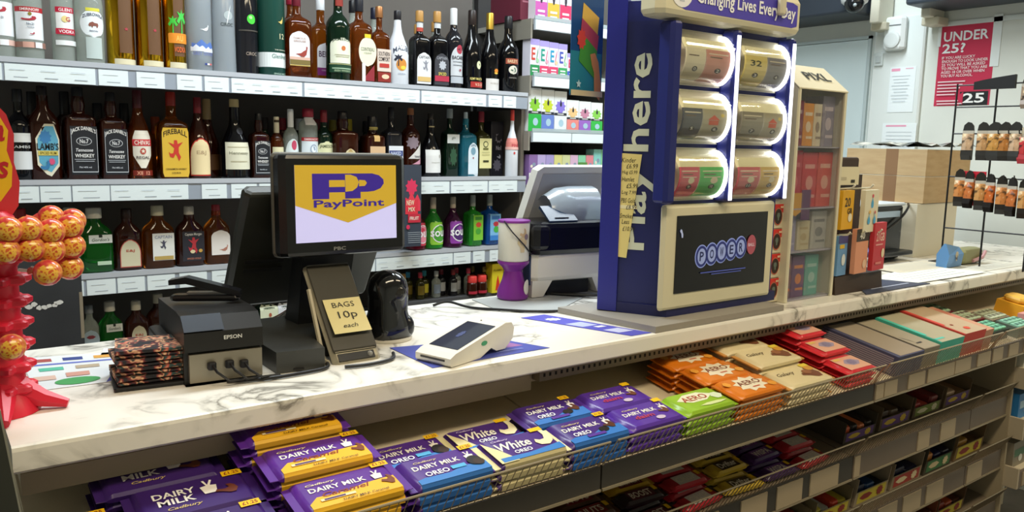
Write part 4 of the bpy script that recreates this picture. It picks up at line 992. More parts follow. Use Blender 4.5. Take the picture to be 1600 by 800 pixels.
PROTO = {
    'caramel': lambda: make_bar('caramel_chocolate_bar', 'x', 'chocolate bar', .162, .070, .013, '5a2a92', [band('efb82c'), ('T', 'Caramel', -.04, -.10, .42, .14, '8a3c14', {'sh': .3, 'b': .025}), ('T', 'DAIRY MILK', -.08, .10, .50, .14, 'f1eee6', {'b': .035}), ('T', 'Cadbury', -.2, .27, .26, .08, 'e8d9a8', {'sh': .3}), ('P', 'cup', .27, .12, .12, .28, 'efe9e0'),
                ('P', 'heel', .33, -.12, .12, .3, '7a4020'), ('P', 'rect', -.14, -.27, .3, .07, 'e8dcae'), ('P', 'rect', -.17, -.27, .18, .045, '46246e'), ('T', 'DAIRY MILK Caramel', .08, -.40, .4, .06, '3c2414'), ('P', 'rect', .36, .42, .16, .16, YF), ('T', '£1.25', .36, .42, .12, .09, '8a2020')], front='e9b228'),
    'plain': lambda: make_bar('milk_chocolate_bar', 'x', 'chocolate bar', .162, .075, .014, '3a1f66', [('T', 'DAIRY', -.14, .16, .32, .17, 'f1eee6', {'b': .04}), ('T', 'MILK', -.14, -.06, .28, .17, 'f1eee6', {'b': .04}), ('T', 'Cadbury', -.1, -.28, .26, .1, 'c8b070', {'sh': .3}), ('P', 'cup', .12, .13, .16, .4, 'efe9e0'), ('P', 'heel', .24, -.05, .18, .26, '6a3420'), ('P', 'rect', .34, .4, .16, .16, YF), ('T', '£1.25', .34, .4, .12, .09, '8a2020')]),
    'oreo': lambda: make_bar('cookie_chocolate_bar', 'x', 'chocolate bar', .150, .070, .016, '4f2b86', [band('3f7fc8', -.16, -.16)] + DMW + [('T', 'OREO', -.14, -.18, .26, .15, 'f1f4fa', {'b': .04}), ('P', 'rect', .1, -.16, .16, .12, '58b0e0'), ('P', 'disc', .30, -.1, .16, .34, '24201e'), ('P', 'disc', .33, -.18, .12, .24, '3a2a20'), ('P', 'rect', .34, .42, .16, .16, YF), ('T', '£1.25', .34, .42, .12, .09, '8a2020')], front='2f6cb8'),
    'white': lambda: make_bar('white_chocolate_bar', 'x', 'chocolate bar', .150, .070, .016, '4a2a7c', [('P', [(-.42, -.48), (-.2, -.48), (-.3, 0), (-.42, .4)], 0, 0, 1, 1, 'e6dca8'), band('3f7fc8', -.2, -.22, .3), ('T', 'White', -.1, .08, .42, .3, 'f3eee0', {'sh': .2, 'b': .04}), ('T', 'OREO', -.06, -.2, .22, .13, 'f1f4fa', {'b': .04}), ('P', 'curl', .27, .08, .24, .6, 'ece2b8'), ('T', 'Cadbury', -.2, .32, .22, .08, 'c8b8d8', {'sh': .3}), ('P', 'rect', .3, .43, .16, .14, YF)], crimp_col='e6dca8', front='c8bc90'),
    'blue': lambda: make_bar('blue_cookie_chocolate_bar', 'x', 'chocolate bar', .150, .070, .016, '45297a', [band('3a78c4', -.14, -.10)] + DMW + [('T', 'OREO', -.16, -.16, .24, .15, 'f1f4fa', {'b': .04}), ('P', 'heel', .26, -.06, .16, .3, '5a3424'), ('P', 'disc', .14, -.2, .14, .2, '24201e'), ('P', 'rect', -.02, -.34, .26, .1, '5a3a9a'), ('P', 'rect', .30, .42, .14, .16, YF), ('T', '£1.25', .30, .42, .1, .09, '8a2020')], front='2a68b8'),
    'daim': lambda: make_bar('toffee_chocolate_bar', 'x', 'chocolate bar', .150, .070, .016, '54309a', DMW + [('T', 'daim', -.1, -.12, .3, .15, 'b83a5c', {'b': .04}), ('P', 'heel', .24, -.04, .16, .24, '6a3c2c'), ('P', 'disc', .08, -.32, .14, .16, 'c8b8d0'), ('P', 'rect', .34, .42, .13, .16, YF)]),
    'mint': lambda: make_bar('mint_bubble_chocolate_bar', 'x', 'chocolate bar', .150, .070, .016, '8fb82c', [('P', 'leaf', -.04, .12, .64, .7, 'e6e6c8'), ('T', 'AERO', -.06, .1, .44, .24, 'a84a34', {'b': .04}), ('P', 'leaf', .3, .0, .2, .5, 'd8e4c4'), ('P', 'leaf', .1, -.3, .5, .2, 'd6e0a0')]),
    'orange': lambda: make_bar('orange_bubble_chocolate_bar', 'x', 'chocolate bar', .150, .070, .013, 'd97a1c', [('P', 'burst', .02, .04, .62, .86, 'ece2c8'), ('T', 'AERO', .02, .1, .44, .24, '7a3a20', {'b': .04}), ('P', 'rect', .04, -.16, .14, .05, 'c05a3c'), ('P', 'leaf', -.36, .2, .14, .4, 'e8a03c'), ('P', 'leaf', .34, -.2, .16, .4, 'e8a03c')], crimp_col='c86a14'),
    'cookie': lambda: make_bar('cream_cookie_bar', 'x', 'chocolate bar', .165, .072, .015, 'e4d6ac', [('T', 'Galaxy', -.2, .14, .34, .22, '5a4a34', {'sh': .3, 'b': .01}), ('P', 'heel', .18, -.05, .34, .56, '7a4a30'), ('P', 'disc', .3, .2, .16, .3, 'd8a040'), ('P', 'rect', .3, .38, .16, .16, 'ecd44c'), ('P', 'disc', .16, .02, .16, .26, '9a6440')], crimp_col='c88c44'),
    'red': lambda: make_bar('red_biscuit_pack', 'x', 'biscuit pack', .118, .066, .014, 'd5303a', [('P', 'round' if False else 'rect', 0, 0, .72, .82, 'e8b49a'), ('P', 'leaf', .04, .02, .5, .66, 'a89cb8'), ('P', 'rect', -.22, .3, .2, .12, 'e8c86c'), ('P', 'burst', .04, .02, .26, .36, '8c84a8')]),
}
MADE = {}


def bar(kind, label, k, x, s, h, rz=0.0, group=None, tilt=0.0):
    if kind not in MADE:
        MADE[kind] = o = PROTO[kind]()
    else:
        o = copy_tree(MADE[kind])
    o.location = on_slope(k, x, s, h)
    o.rotation_euler = (SLOPES[k][2] + tilt, 0, rz)
    o['label'] = label
    if group:
        o['group'] = group
    return o


def stack(kind, k, x, s, n, hh, top, where, rz=0.0, group=None, jit=.004):
    lev = ['bottom', 'second', 'third', 'fourth', 'fifth', 'sixth']
    for i in range(n):
        lb = top if i == n - 1 else '%s, %s of the stack %s' % (where[0], lev[i] + ' layer', where[1])
        bar(kind, lb, k, x + (random.uniform(-jit, jit) if i < n - 1 else 0), s, .001 + i * hh, rz + (random.uniform(-.02, .02) if i < n - 1 else 0), group)


CW = ('purple and yellow caramel bar',)
stack('caramel', 0, .439, .040, 4, .0135, 'yellow and purple caramel bar on top nearest the wire front', ('purple and yellow caramel bar', 'nearest the wire'), .0, 'caramel bars')
stack('caramel', 0, .427, .112, 5, .0135, 'yellow and purple caramel bar on top of the middle stack', ('purple and yellow caramel bar', 'in the middle'), .0, 'caramel bars')
stack('caramel', 0, .412, .184, 6, .0135, 'yellow and purple caramel bar on top of the shaded back stack', ('purple and yellow caramel bar', 'at the back'), .0, 'caramel bars')
stack('plain', 0, .262, .040, 3, .0145, 'dark purple milk chocolate bar on top, nearest the wire front', ('dark purple milk chocolate bar', 'nearest the wire'), 0, 'plain milk chocolate bars')
stack('plain', 0, .262, .117, 3, .0145, 'dark purple milk chocolate bar on top of the middle stack', ('dark purple milk chocolate bar', 'in the middle'), 0, 'plain milk chocolate bars')
stack('plain', 0, .236, .193, 3, .0145, 'dark purple milk chocolate bar on top of the back stack', ('dark purple milk chocolate bar', 'at the back'), 0, 'plain milk chocolate bars')
stack('plain', 0, .095, .117, 2, .0145, 'dark purple milk chocolate bar on top at the far left', ('dark purple milk chocolate bar', 'at the far left'), 0, 'plain milk chocolate bars')
stack('oreo', 0, .590, .037, 3, .0165, 'purple cookie bar with blue foot on top in front', ('purple cookie bar with blue foot', 'in front'), 0, 'cookie bars')
stack('oreo', 0, .575, .109, 2, .0165, 'purple cookie bar with blue foot on top at the back', ('purple cookie bar with blue foot', 'at the back'), 0, 'cookie bars')
stack('white', 0, .731, .037, 3, .0165, 'cream-ended white chocolate bar on top in front', ('cream-ended white chocolate bar', 'in front'), 0, 'white chocolate bars')
stack('white', 0, .716, .109, 2, .0165, 'cream-ended white chocolate bar on top at the back', ('cream-ended white chocolate bar', 'at the back'), 0, 'white chocolate bars')
stack('blue', 0, .868, .037, 3, .0165, 'purple bar with bright blue foot on top by the wire joint', ('purple bar with bright blue foot', 'by the wire joint'), 0, 'blue cookie bars')
stack('blue', 0, .850, .109, 3, .0165, 'purple bar with bright blue foot on top at the back', ('purple bar with bright blue foot', 'at the back'), 0, 'blue cookie bars')
stack('daim', 0, 1.005, .037, 3, .0165, 'purple toffee bar with red lettering on top in front', ('purple toffee bar', 'in front'), 0, 'toffee bars')
stack('daim', 0, .995, .109, 3, .0165, 'purple toffee bar with red lettering on top at the back', ('purple toffee bar', 'at the back'), 0, 'toffee bars')
stack('mint', 0, 1.145, .037, 3, .0165, 'lime green bubble chocolate bar on top', ('lime green bubble chocolate bar', 'behind the wire'), 0, 'mint bars')
stack('orange', 0, 1.292, .037, 4, .0135, 'orange bubble chocolate bar on top, nearest the wire', ('orange bubble chocolate bar', 'nearest the wire'), 0, 'orange bars')
stack('orange', 0, 1.280, .109, 4, .0135, 'orange bubble chocolate bar on top of the middle stack', ('orange bubble chocolate bar', 'in the middle'), 0, 'orange bars')
stack('orange', 0, 1.268, .181, 4, .0135, 'orange bubble chocolate bar on top of the shaded back stack', ('orange bubble chocolate bar', 'at the back'), 0, 'orange bars')
stack('cookie', 0, 1.462, .038, 3, .0155, 'cream cookie bar on top, nearest the wire', ('cream cookie bar', 'nearest the wire'), 0, 'cream cookie bars')
stack('cookie', 0, 1.452, .112, 4, .0155, 'cream cookie bar on top of the middle stack', ('cream cookie bar', 'in the middle'), 0, 'cream cookie bars')
stack('cookie', 0, 1.436, .186, 4, .0155, 'cream cookie bar on top of the shaded back stack', ('cream cookie bar', 'at the back'), 0, 'cream cookie bars')
for r, (s, n, nm) in enumerate(((.036, 3, 'nearest the wire'), (.104, 4, 'in the second row'), (.172, 5, 'in the third row'), (.24, 4, 'deep under the counter'))):
    stack('red', 0, 1.655, s, n, .0145, 'red biscuit pack with pale top panel on top, ' + nm, ('red biscuit pack', nm), 0, 'red biscuit packs')

# cards, notebooks and gum at the right end of the top slope
def slope_box(name, label, cat, k, x, s, h, w, d, t, col, items, rz=0.0, group=None, tilt=0.0):
    o = thing(name, label, cat, on_slope(k, x, s, h), rz, group, SLOPES[k][2] + tilt)
    part('body', MB().box(-w / 2, w / 2, -d / 2, d / 2, 0, t), mt(col, .5), o)
    deco(o, lambda u, v, q: (u * w, v * d, t + q), items, base=.0004, step=.0003)
    return o


bk_ = slope_box('card_box', 'dark blue cardboard tray of cards left of the teal folder', 'box', 0, 1.855, .10, 0, .12, .20, .05, '474a6a', [('P', 'rect', .05, 0, .86, .96, 'a39684')])
ly = MB()
for i in range(8):
    ly.box(-.0612, -.060, -.09, .09, .006 + i * .005, .009 + i * .005)
part('card_edges', ly, mt('9a90a0', .7), bk_)
slope_box('greeting_card', 'plain grey card resting on the dark blue tray', 'card', 0, 1.957, .092, .0, .078, .18, .052, '8c8474', [('P', 'rect', 0, 0, .98, .98, 'a99f8a'), ('P', 'leaf', -.3, -.2, .3, .05, '2a2c3a', {'rot': -50}), ('P', 'rect', -.1, -.33, .3, .03, '2a2c34')], 0)
slope_box('envelope_pack', 'grey card pack with teal left edge', 'card', 0, 2.060, .090, .0, .124, .175, .058, '45b8a6', [('P', 'rect', .02, 0, .96, 1, 'b3ad93'), ('P', 'rect', -.44, .12, .12, .74, '4fc8b4'), ('P', 'rect', -.3, -.4, .36, .04, '58c8b8')], 0)
slope_box('envelope_pack', 'pink-grey card pack with red left edge', 'card', 0, 2.186, .092, .0, .122, .175, .062, 'd0443c', [('P', 'rect', .02, 0, .96, 1, 'c0a98c'), ('P', 'rect', -.44, .16, .12, .66, 'd6483f'), ('P', 'disc', -.2, -.2, .1, .05, '8a3a24'), ('P', 'burst', 0, -.36, .24, .1, 'd84a34')], 0)
slope_box('envelope_pack', 'salmon card pack beside the gum boxes', 'card', 0, 2.274, .09, .0, .048, .17, .056, 'c89478', [('P', 'rect', 0, .2, .9, .4, 'c8806a')], 0)
for i, (x, s, c, lb) in enumerate(((2.37, .20, '6a2030', 'maroon gum display box under the counter edge'), (2.41, .13, '7a1f26', 'dark red gum display box in the second row'), (2.395, .055, '243026', 'dark green gum display box nearest the wire'), (2.53, .11, '8a7a68', 'grey-brown gum display box near the counter end'), (2.54, .04, '5a6a60', 'grey-green gum display box nearest the wire, right'))):
    g_ = slope_box('gum_box', lb, 'box', 0, x, s, 0, .115, .066, .03, c, [])
    for r in range(2):
        for q in range(4):
            part('gum_pack', MB().rbox(-.05 + q * .025, -.028 + q * .025, -.028 + r * .029, -.002 + r * .029, .012, .035, .002), mt(['a9c8a4', 'b8c8a8', '7cc0a0', 'b4bca0', '8cc4ac'][i], .4), g_)
            part('stripe', MB().box(-.047 + q * .025, -.031 + q * .025, -.02 + r * .029, -.010 + r * .029, .0351, .0356), mt(['4a6a58', '6a5a50', '2f6a58', '6a6a58', '3a6a60'][i], .4), g_)
tb = slope_box('toy_box', 'yellow-orange toy car pack at the right frame edge', 'box', 0, 2.72, .115, 0, .10, .08, .05, 'e2a62c', [('P', 'disc', .2, 0, .3, .4, '33302c')])
part('wheel', MB().lathe([(0, .014), (.006, .014)], 14, Matrix.Translation((-.02, -.046, .014)) @ Matrix.Rotation(PI / 2, 4, 'X')), mt('2a2a2a', .5), tb)
part('roof', MB().rbox(-.04, .03, -.03, .03, .05, .07, .008), mt('e8b84c', .4), tb)
small_box('pink_pack', 'pink packet beside the yellow toy pack', 'box', on_slope(0, 2.66, .04, .004), .09, .045, .04, 'd89a98', [('P', 'disc', 0, .5, .3, .3, 'e8c8b8')])

# ---- second slope: single chocolate bars in dark rows
def single(w, d, h, name, col, c2, txt):
    return lambda: make_bar(name, 'x', 'chocolate bar', w, d, h, col, [('P', 'rect', 0, 0, .5, .8, c2), ('T', txt, 0, 0, .44, .5, 'e8e0d0', {'b': .04, 'sh': .1}), ('P', 'rect', .33, .2, .08, .4, YF)])


PROTO['s_brown'] = single(.12, .036, .016, 'nut_chocolate_bar', '4a2c18', '7a1f24', 'NUTS')
PROTO['s_yellow'] = single(.12, .036, .016, 'honeycomb_bar', 'b89020', '6a1f28', 'CRUNCH')
PROTO['s_purple'] = single(.12, .036, .016, 'purple_single_bar', '3f2058', '6a3a8a', 'WISPA')
PROTO['s_red'] = single(.12, .036, .016, 'red_wafer_bar', 'b02430', 'd8d0c8', 'CRISP')
PROTO['s_gold'] = single(.12, .036, .016, 'gold_single_bar', 'c8a838', '3a2a14', 'Drifter')
PROTO['s_dark'] = single(.12, .036, .016, 'dark_single_bar', '2a1c20', '5a2430', 'BOOST')
cols2 = [('s_brown', .95), ('s_dark', 1.075), ('s_red', 1.20), ('s_gold', 1.325), ('s_purple', 1.45), ('s_red', 1.575)]
NMS = {'s_brown': 'brown and maroon nut bar', 's_dark': 'near-black single bar', 's_red': 'red and white wafer bar', 's_gold': 'gold single bar', 's_purple': 'purple single bar', 's_yellow': 'yellow honeycomb bar'}
for ci, (kd, x) in enumerate(cols2):
    for r in range(6):
        for q in range(1 if r == 0 else 2):
            bar(kd if not (kd == 's_dark' and r == 2) else 's_yellow', '%s, middle shelf %s column, %s row from the wire, %s' % (NMS[kd if not (kd == 's_dark' and r == 2) else 's_yellow'], ORD[ci], ORD[r], 'upper' if q else 'lower'), 1, x + random.uniform(-.006, .006), .025 + r * .043, .001 + q * .0175, random.uniform(-.08, .08), 'single bars on the middle shelf')
# open cartons on the second slope
def tray(name, label, k, x, s, w, d, h, col, fill, rz=0.0, inner='2a2018', low=.5):
    o = thing(name, label, 'box', on_slope(k, x, s, .001), rz, None, SLOPES[k][2])
    t = .002
    part('base', MB().box(-w / 2, w / 2, -d / 2, d / 2, 0, t), mt(col, .7), o)
    part('side', MB().box(-w / 2, -w / 2 + t, -d / 2, d / 2, t, h), mt(col, .7), o)
    part('side', MB().box(w / 2 - t, w / 2, -d / 2, d / 2, t, h), mt(col, .7), o)
    part('back', MB().box(-w / 2 + t, w / 2 - t, d / 2 - t, d / 2, t, h), mt(col, .7), o)
    fp = part('front', MB().box(-w / 2 + t, w / 2 - t, -d / 2, -d / 2 + t, t, h * low), mt(col, .7), o)
    fh = h * low
    pc = random.choice([('c8b83c', '8a2c2c'), ('3a7a4a', 'd8c8a0'), ('a83a34', 'e0d0a8'), ('c87a34', '4a2a1c'), ('7a8a3a', 'e0d8b8'), ('6a4a8a', 'd8b840')])
    deco(fp, plane_y(-d / 2, 0, t + fh / 2), [('P', 'rect', 0, 0, w * .86, fh * .8, pc[0]), ('P', 'leaf', -w * .18, 0, w * .4, fh * .7, pc[1]), ('P', 'burst', w * .24, 0, w * .22, fh * .75, pc[1])])
    n = len(fill)
    for i, c in enumerate(fill):
        for r in range(2):
            bw = (w - .01) / n
            m = part('packet', MB().rbox(-w / 2 + .005 + i * bw, -w / 2 + .005 + (i + .9) * bw, -d / 2 + .006 + r * (d * .45), -d / 2 + r * (d * .45) + d * .42, t + .001, t + h * random.uniform(.4, .75), .004), mt(c, .3), o)
    return o


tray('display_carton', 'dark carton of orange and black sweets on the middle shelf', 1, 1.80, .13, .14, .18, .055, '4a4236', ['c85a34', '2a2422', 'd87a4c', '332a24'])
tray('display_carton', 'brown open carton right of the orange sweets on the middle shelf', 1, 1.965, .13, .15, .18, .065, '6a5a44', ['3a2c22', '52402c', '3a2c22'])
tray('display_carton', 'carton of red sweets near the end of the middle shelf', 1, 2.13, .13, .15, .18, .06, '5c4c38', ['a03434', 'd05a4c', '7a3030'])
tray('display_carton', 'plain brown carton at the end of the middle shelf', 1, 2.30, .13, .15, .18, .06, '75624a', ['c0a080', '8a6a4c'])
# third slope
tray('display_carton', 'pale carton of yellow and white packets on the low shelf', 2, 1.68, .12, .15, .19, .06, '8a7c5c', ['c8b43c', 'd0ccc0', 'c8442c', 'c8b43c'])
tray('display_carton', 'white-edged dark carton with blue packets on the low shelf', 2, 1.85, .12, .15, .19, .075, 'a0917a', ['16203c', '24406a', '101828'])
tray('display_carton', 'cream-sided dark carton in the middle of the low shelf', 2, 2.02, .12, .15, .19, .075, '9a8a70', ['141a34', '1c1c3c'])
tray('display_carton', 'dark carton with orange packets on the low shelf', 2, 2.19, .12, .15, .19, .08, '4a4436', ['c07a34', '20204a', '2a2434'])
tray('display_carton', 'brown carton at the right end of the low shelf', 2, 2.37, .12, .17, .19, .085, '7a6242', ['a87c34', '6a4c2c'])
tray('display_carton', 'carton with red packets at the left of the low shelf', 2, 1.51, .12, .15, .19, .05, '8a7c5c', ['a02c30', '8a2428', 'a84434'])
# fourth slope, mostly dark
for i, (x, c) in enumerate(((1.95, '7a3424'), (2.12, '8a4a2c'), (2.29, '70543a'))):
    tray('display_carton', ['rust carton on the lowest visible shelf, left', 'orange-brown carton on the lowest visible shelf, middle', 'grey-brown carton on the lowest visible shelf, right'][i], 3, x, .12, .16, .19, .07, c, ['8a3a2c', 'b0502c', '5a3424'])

# next bay at the right edge
nb = thing('side_bay_shelving', 'cream shelving bay with striped price strips at the right frame edge', 'shelving', (0, 0, 0))
for k, z0 in enumerate((.79, .64, .49)):
    sh = part('shelf', MB().box(2.54, 3.3, .90, 1.25, z0 - .01, z0), mt('cfc4ac', .5), nb)
    part('price_rail', MB().box(2.54, 3.3, .892, .90, z0 - .05, z0), mt('6f6257', .5), sh)
    part('end_cap', MB().box(2.53, 2.54, .892, 1.25, z0 - .05, z0 + .012), mt('b8ab94', .5), sh)
    for i in range(5):
        part('price_ticket', MB().box(2.56 + i * .14, 2.63 + i * .14, .8895, .892, z0 - .045, z0 - .004), TKB, sh)
part('side', MB().box(2.525, 2.535, .93, 1.25, .3, .84), mt('a89a80', .6), nb)
NB = [(.79, 2.60, 'd8d8cc', '3a8a44', 'white and green packet, first on the side bay top shelf'), (.79, 2.70, 'cfd4cc', '2f7a40', 'white and green packet, second on the side bay top shelf'), (.79, 2.80, 'b4b8b4', '6a7a70', 'grey packet third on the side bay top shelf'),
      (.64, 2.60, '2f7ab8', 'a8c8dc', 'blue packet first on the side bay middle shelf'), (.64, 2.69, 'a8bcc8', 'c85a50', 'pale packet second on the side bay middle shelf'), (.64, 2.78, '7a8a94', '3a6a9a', 'slate packet third on the side bay middle shelf'),
      (.49, 2.60, '8a8272', '4a7a5a', 'grey carton first on the side bay low shelf'), (.49, 2.70, '5a7a68', 'c87a3c', 'green carton second on the side bay low shelf')]
for z0, x, c, c2, lb in NB:
    small_box('packet', lb, 'box', (x, .97, z0 + .0005), .085, .1, .075, c, [('P', 'rect', 0, .55, .8, .3, c2), ('P', 'disc', .1, .3, .3, .3, 'e4e4dc')])

# ================================================================ lottery terminal
CT = 1.0505
bb = thing('base_board', 'flat grey board under the blue lottery terminal', 'board', (0, 0, CT))
part('board', MB().prism([(1.143, 1.054), (1.56, 1.054), (1.57, 1.30), (1.10, 1.30)], 0, .0125), mt('9a958c', .5), bb)
LZ = CT + .013
lt = thing('lottery_terminal', 'tall blue lottery scratchcard terminal with lit ticket bins and screen', 'lottery terminal', (0, 0, LZ))
NAVY = mt('232a6e', .32)
BLUE = mt('262a86', .3)
NAVD = mt('1b1f52', .35)
CREAM = mt('dad4b6', .4)
z_ = lambda v: v - LZ
# plan outline (front at y 1.112): left flank splays outwards to the back
plan = [(1.232, 1.112), (1.585, 1.112), (1.60, 1.285), (1.30, 1.285), (1.158, 1.230)]
part('body', MB().prism(plan, 0, z_(1.70)), NAVY, lt)
rc = MB().prism([(1.176, 1.199), (1.172, 1.196), (1.1515, 1.232), (1.158, 1.2395), (1.30, 1.29), (1.30, 1.28)], .002, z_(1.705))
part('rear_cover', rc, BLUE, lt)
part('plinth', MB().prism([(1.226, 1.103), (1.592, 1.103), (1.592, 1.13), (1.30, 1.27), (1.156, 1.2305)], 0, .022), NAVD, lt)
# left flank lettering, reading upwards
Fp, Bp = Vector((1.232, 1.112, 0)), Vector((1.158, 1.230, 0))
dr = (Fp - Bp).normalized()
nr = Vector((dr.y, -dr.x, 0))
if nr.x > 0:
    nr = -nr
ctr = (Fp + Bp) / 2


def flank(u, v, o):
    p = ctr + dr * u + nr * o
    return (p.x, p.y, z_(v))


deco(lt, flank, [('T', 'Play here', .002, 1.398, .40, .068, 'd6dcc4', {'rot': 90, 'b': .03})], base=.0022)
part('flank_panel', MB().loft([[flank(u, v, .0006) for u, v in ((-.045, 1.08), (.05, 1.08), (.05, 1.66), (-.045, 1.66))], [flank(u, v, .0003) for u, v in ((-.045, 1.08), (.05, 1.08), (.05, 1.66), (-.045, 1.66))]]), mt('20265f', .35), lt)
# pillars
for i, (xa, xb) in enumerate(((1.175, 1.207), (1.362, 1.388), (1.553, 1.576))):
    p_ = part('pillar', MB().rbox(xa, xb, 1.075, 1.115, z_(1.30), z_(1.652), .006), NAVY, lt)
    if i:
        part('emissive_strip', MB().box(xa + .005, xa + .014, 1.0725, 1.0752, z_(1.303), z_(1.640)), mt('f4f4ff', .3, emit=1.6), p_)  # narrow white strip on the pillar front, mildly emissive
# header
hd = part('header', MB().rbox(1.128, 1.575, 1.066, 1.13, z_(1.656), z_(1.735), .012), CREAM, lt)
deco(hd, plane_y(1.066, 0, z_(1.694)), [('L', 'round', 1.365, .002, .375, .052, '4f46b4'), ('P', 'disc', 1.185, .01, .062, .062, 'eef0f4'), ('P', 'bulb', 1.185, .012, .034, .044, 'c4ccd8'), ('T', 'Changing Lives Every Day', 1.385, .002, .318, .034, 'f2f4fa', {'b': .02})])
part('arm', MB().rbox(1.475, 1.494, 1.05, 1.066, z_(1.69), z_(1.80), .004), mt('cfc8b0', .4), lt)
# ticket bins
TC = [[('ece6d2', 'd89a94'), ('ead98c', '8a8a98')], [('5a6070', 'b8b4a0'), ('9a968c', 'b4ae9c')], [('d86078', '55cc6c'), ('d8707f', 'e0c078')]]
NUM = [['0', '2', '3', '4'], ['5', '6', '7', '8'], ['9', '10', '11', '12']]
for r in range(3):
    zt, zb = (1.645, 1.529, 1.413)[r], (1.533, 1.417, 1.301)[r]
    for c in range(2):
        xa, xb = ((1.210, 1.360), (1.391, 1.551))[c]
        zc, hh = (zt + zb) / 2, (zt - zb) / 2 - .003
        tray_ = part('ticket_bin', MB().box(xa, xb, 1.1085, 1.1115, z_(zb) + .002, z_(zt) - .002), mt('f4f0e2', .5), lt)
        tray_['label'] = '%s ticket bin, %s column' % (['top', 'middle', 'bottom'][r], ['left', 'right'][c])

        def arcp(x, t, k=1.0, dep=.040):
            return (x, 1.1085 - dep * k * math.cos(t), z_(zc) + hh * k * math.sin(t))
        # curved clear cover
        N = 12
        cv = MB()
        ts = [-PI / 2 + PI * i / N for i in range(N + 1)]
        ring = lambda x: [arcp(x, t) for t in ts] + [arcp(x, t, .97) for t in reversed(ts)]
        cv.loft([ring(xa + .001), ring(xb - .001)])
        part('clear_cover', cv, COVER, tray_, True)
        # tickets on an inner curve
        xm = xa + (xb - xa) * (.42 if c == 0 else .5)
        for q, (x0, x1) in enumerate(((xa + .003, xm - .001), (xm + .001, xb - .012))):
            tk_ = MB()
            t2 = [-PI / 2 * .9 + (PI / 2 * .9 + .35) * i / 8 for i in range(9)]
            rg = lambda x: [arcp(x, t, .86) for t in t2] + [arcp(x, t, .84) for t in reversed(t2)]
            tk_.loft([rg(x0), rg(x1)])
            tm = part('scratchcard', tk_, mt(TC[r][c][q], .5), tray_)
            mpx = lambda u, v, o, x0=x0, x1=x1: arcp(x0 + (x1 - x0) * (u + .5), v, .86 + o * 20)
            itx = [('P', 'rect', 0, .16, .8, .05, 'e8e0d0'), ('P', 'rect', -.1, .02, .5, .05, '6a5a50')]
            if r == 1 and (q == 1):
                itx = [('P', 'tri', -.05, -.02, .5, .22, 'd84a2c'), ('P', 'rect', -.05, -.25, .4, .2, 'd8552c'), ('P', 'burst', .3, .08, .2, .2, 'e8d070')]
            if r == 0 and c == 1 and q == 0:
                itx = [('T', '32', 0, 0, .5, .26, '2e3a38', {'b': .05})]
            if r == 2:
                itx += [('P', 'disc', .1, -.25, .3, .3, 'e8e0c8'), ('P', 'rect', 0, -.1, .7, .04, 'e8dcd0')]
            itx += [('P', 'disc', .05, -.55, .26, .24, '16161a'), ('T', NUM[r][c * 2 + q], .05, -.55, .12, .15, 'f2f2f2')]
            deco(tm, mpx, itx, step=.00008, base=.0002)
        # back lip (pale card) above the tickets and the lit end ring
        part('bin_top_card', MB().loft([[arcp(x, t, k) for t, k in ((.36, .80), (1.0, .80), (1.0, .78), (.36, .78))] for x in (xa + .003, xb - .012)]), mt('efebc8', .5), tray_)
        lr = MB()
        t3 = [-PI / 2 * .95 + PI * .95 * i / 14 for i in range(15)]
        rg2 = lambda x: [arcp(x, t, .95) for t in t3] + [arcp(x, t, .74) for t in reversed(t3)]
        lr.loft([rg2(xb - .0105), rg2(xb - .003)])
        part('light_ring', lr, mt('ffffff', .4, emit=3.0), tray_)
# screen
bz = part('screen_bezel', MB().rbox(1.200, 1.568, 1.098, 1.113, z_(1.078), z_(1.296), .007), CREAM, lt)
bz['label'] = 'cream screen surround'
sg = part('screen', MB().box(1.238, 1.538, 1.0965, 1.0985, z_(1.112), z_(1.273)), mt('0b0b10', .08, coat=.3), bz)
its = []
for i, chx in enumerate('POWER'):
    x = 1.318 + i * .032
    its += [('P', 'disc', x, -.0 + i * .003, .042, .050, '8a9ad8')]
for i, chx in enumerate('POWER'):
    x = 1.318 + i * .032
    its += [('P', 'disc', x, i * .003, .037, .045, '27306e'), ('P', 'disc', x, i * .003, .026, .034, '8e9ccc'), ('T', chx, x, i * .003, .013, .020, '1d2450', {'b': .05})]
its += [('P', 'disc', 1.482, .016, .032, .044, '9a4a54'), ('T', 'BALL', 1.482, .016, .022, .007, 'c8b8c0'), ('P', 'hand', 1.25, .052, .010, .018, 'a8b4d8'), ('P', 'rect', 1.39, -.035, .15, .0025, '4a56a0'), ('P', 'rect', 1.40, -.040, .10, .002, '4a56a0')]
deco(sg, plane_y(1.0965, 0, z_(1.185)), its, emit=.22, step=.0001, base=.0002)
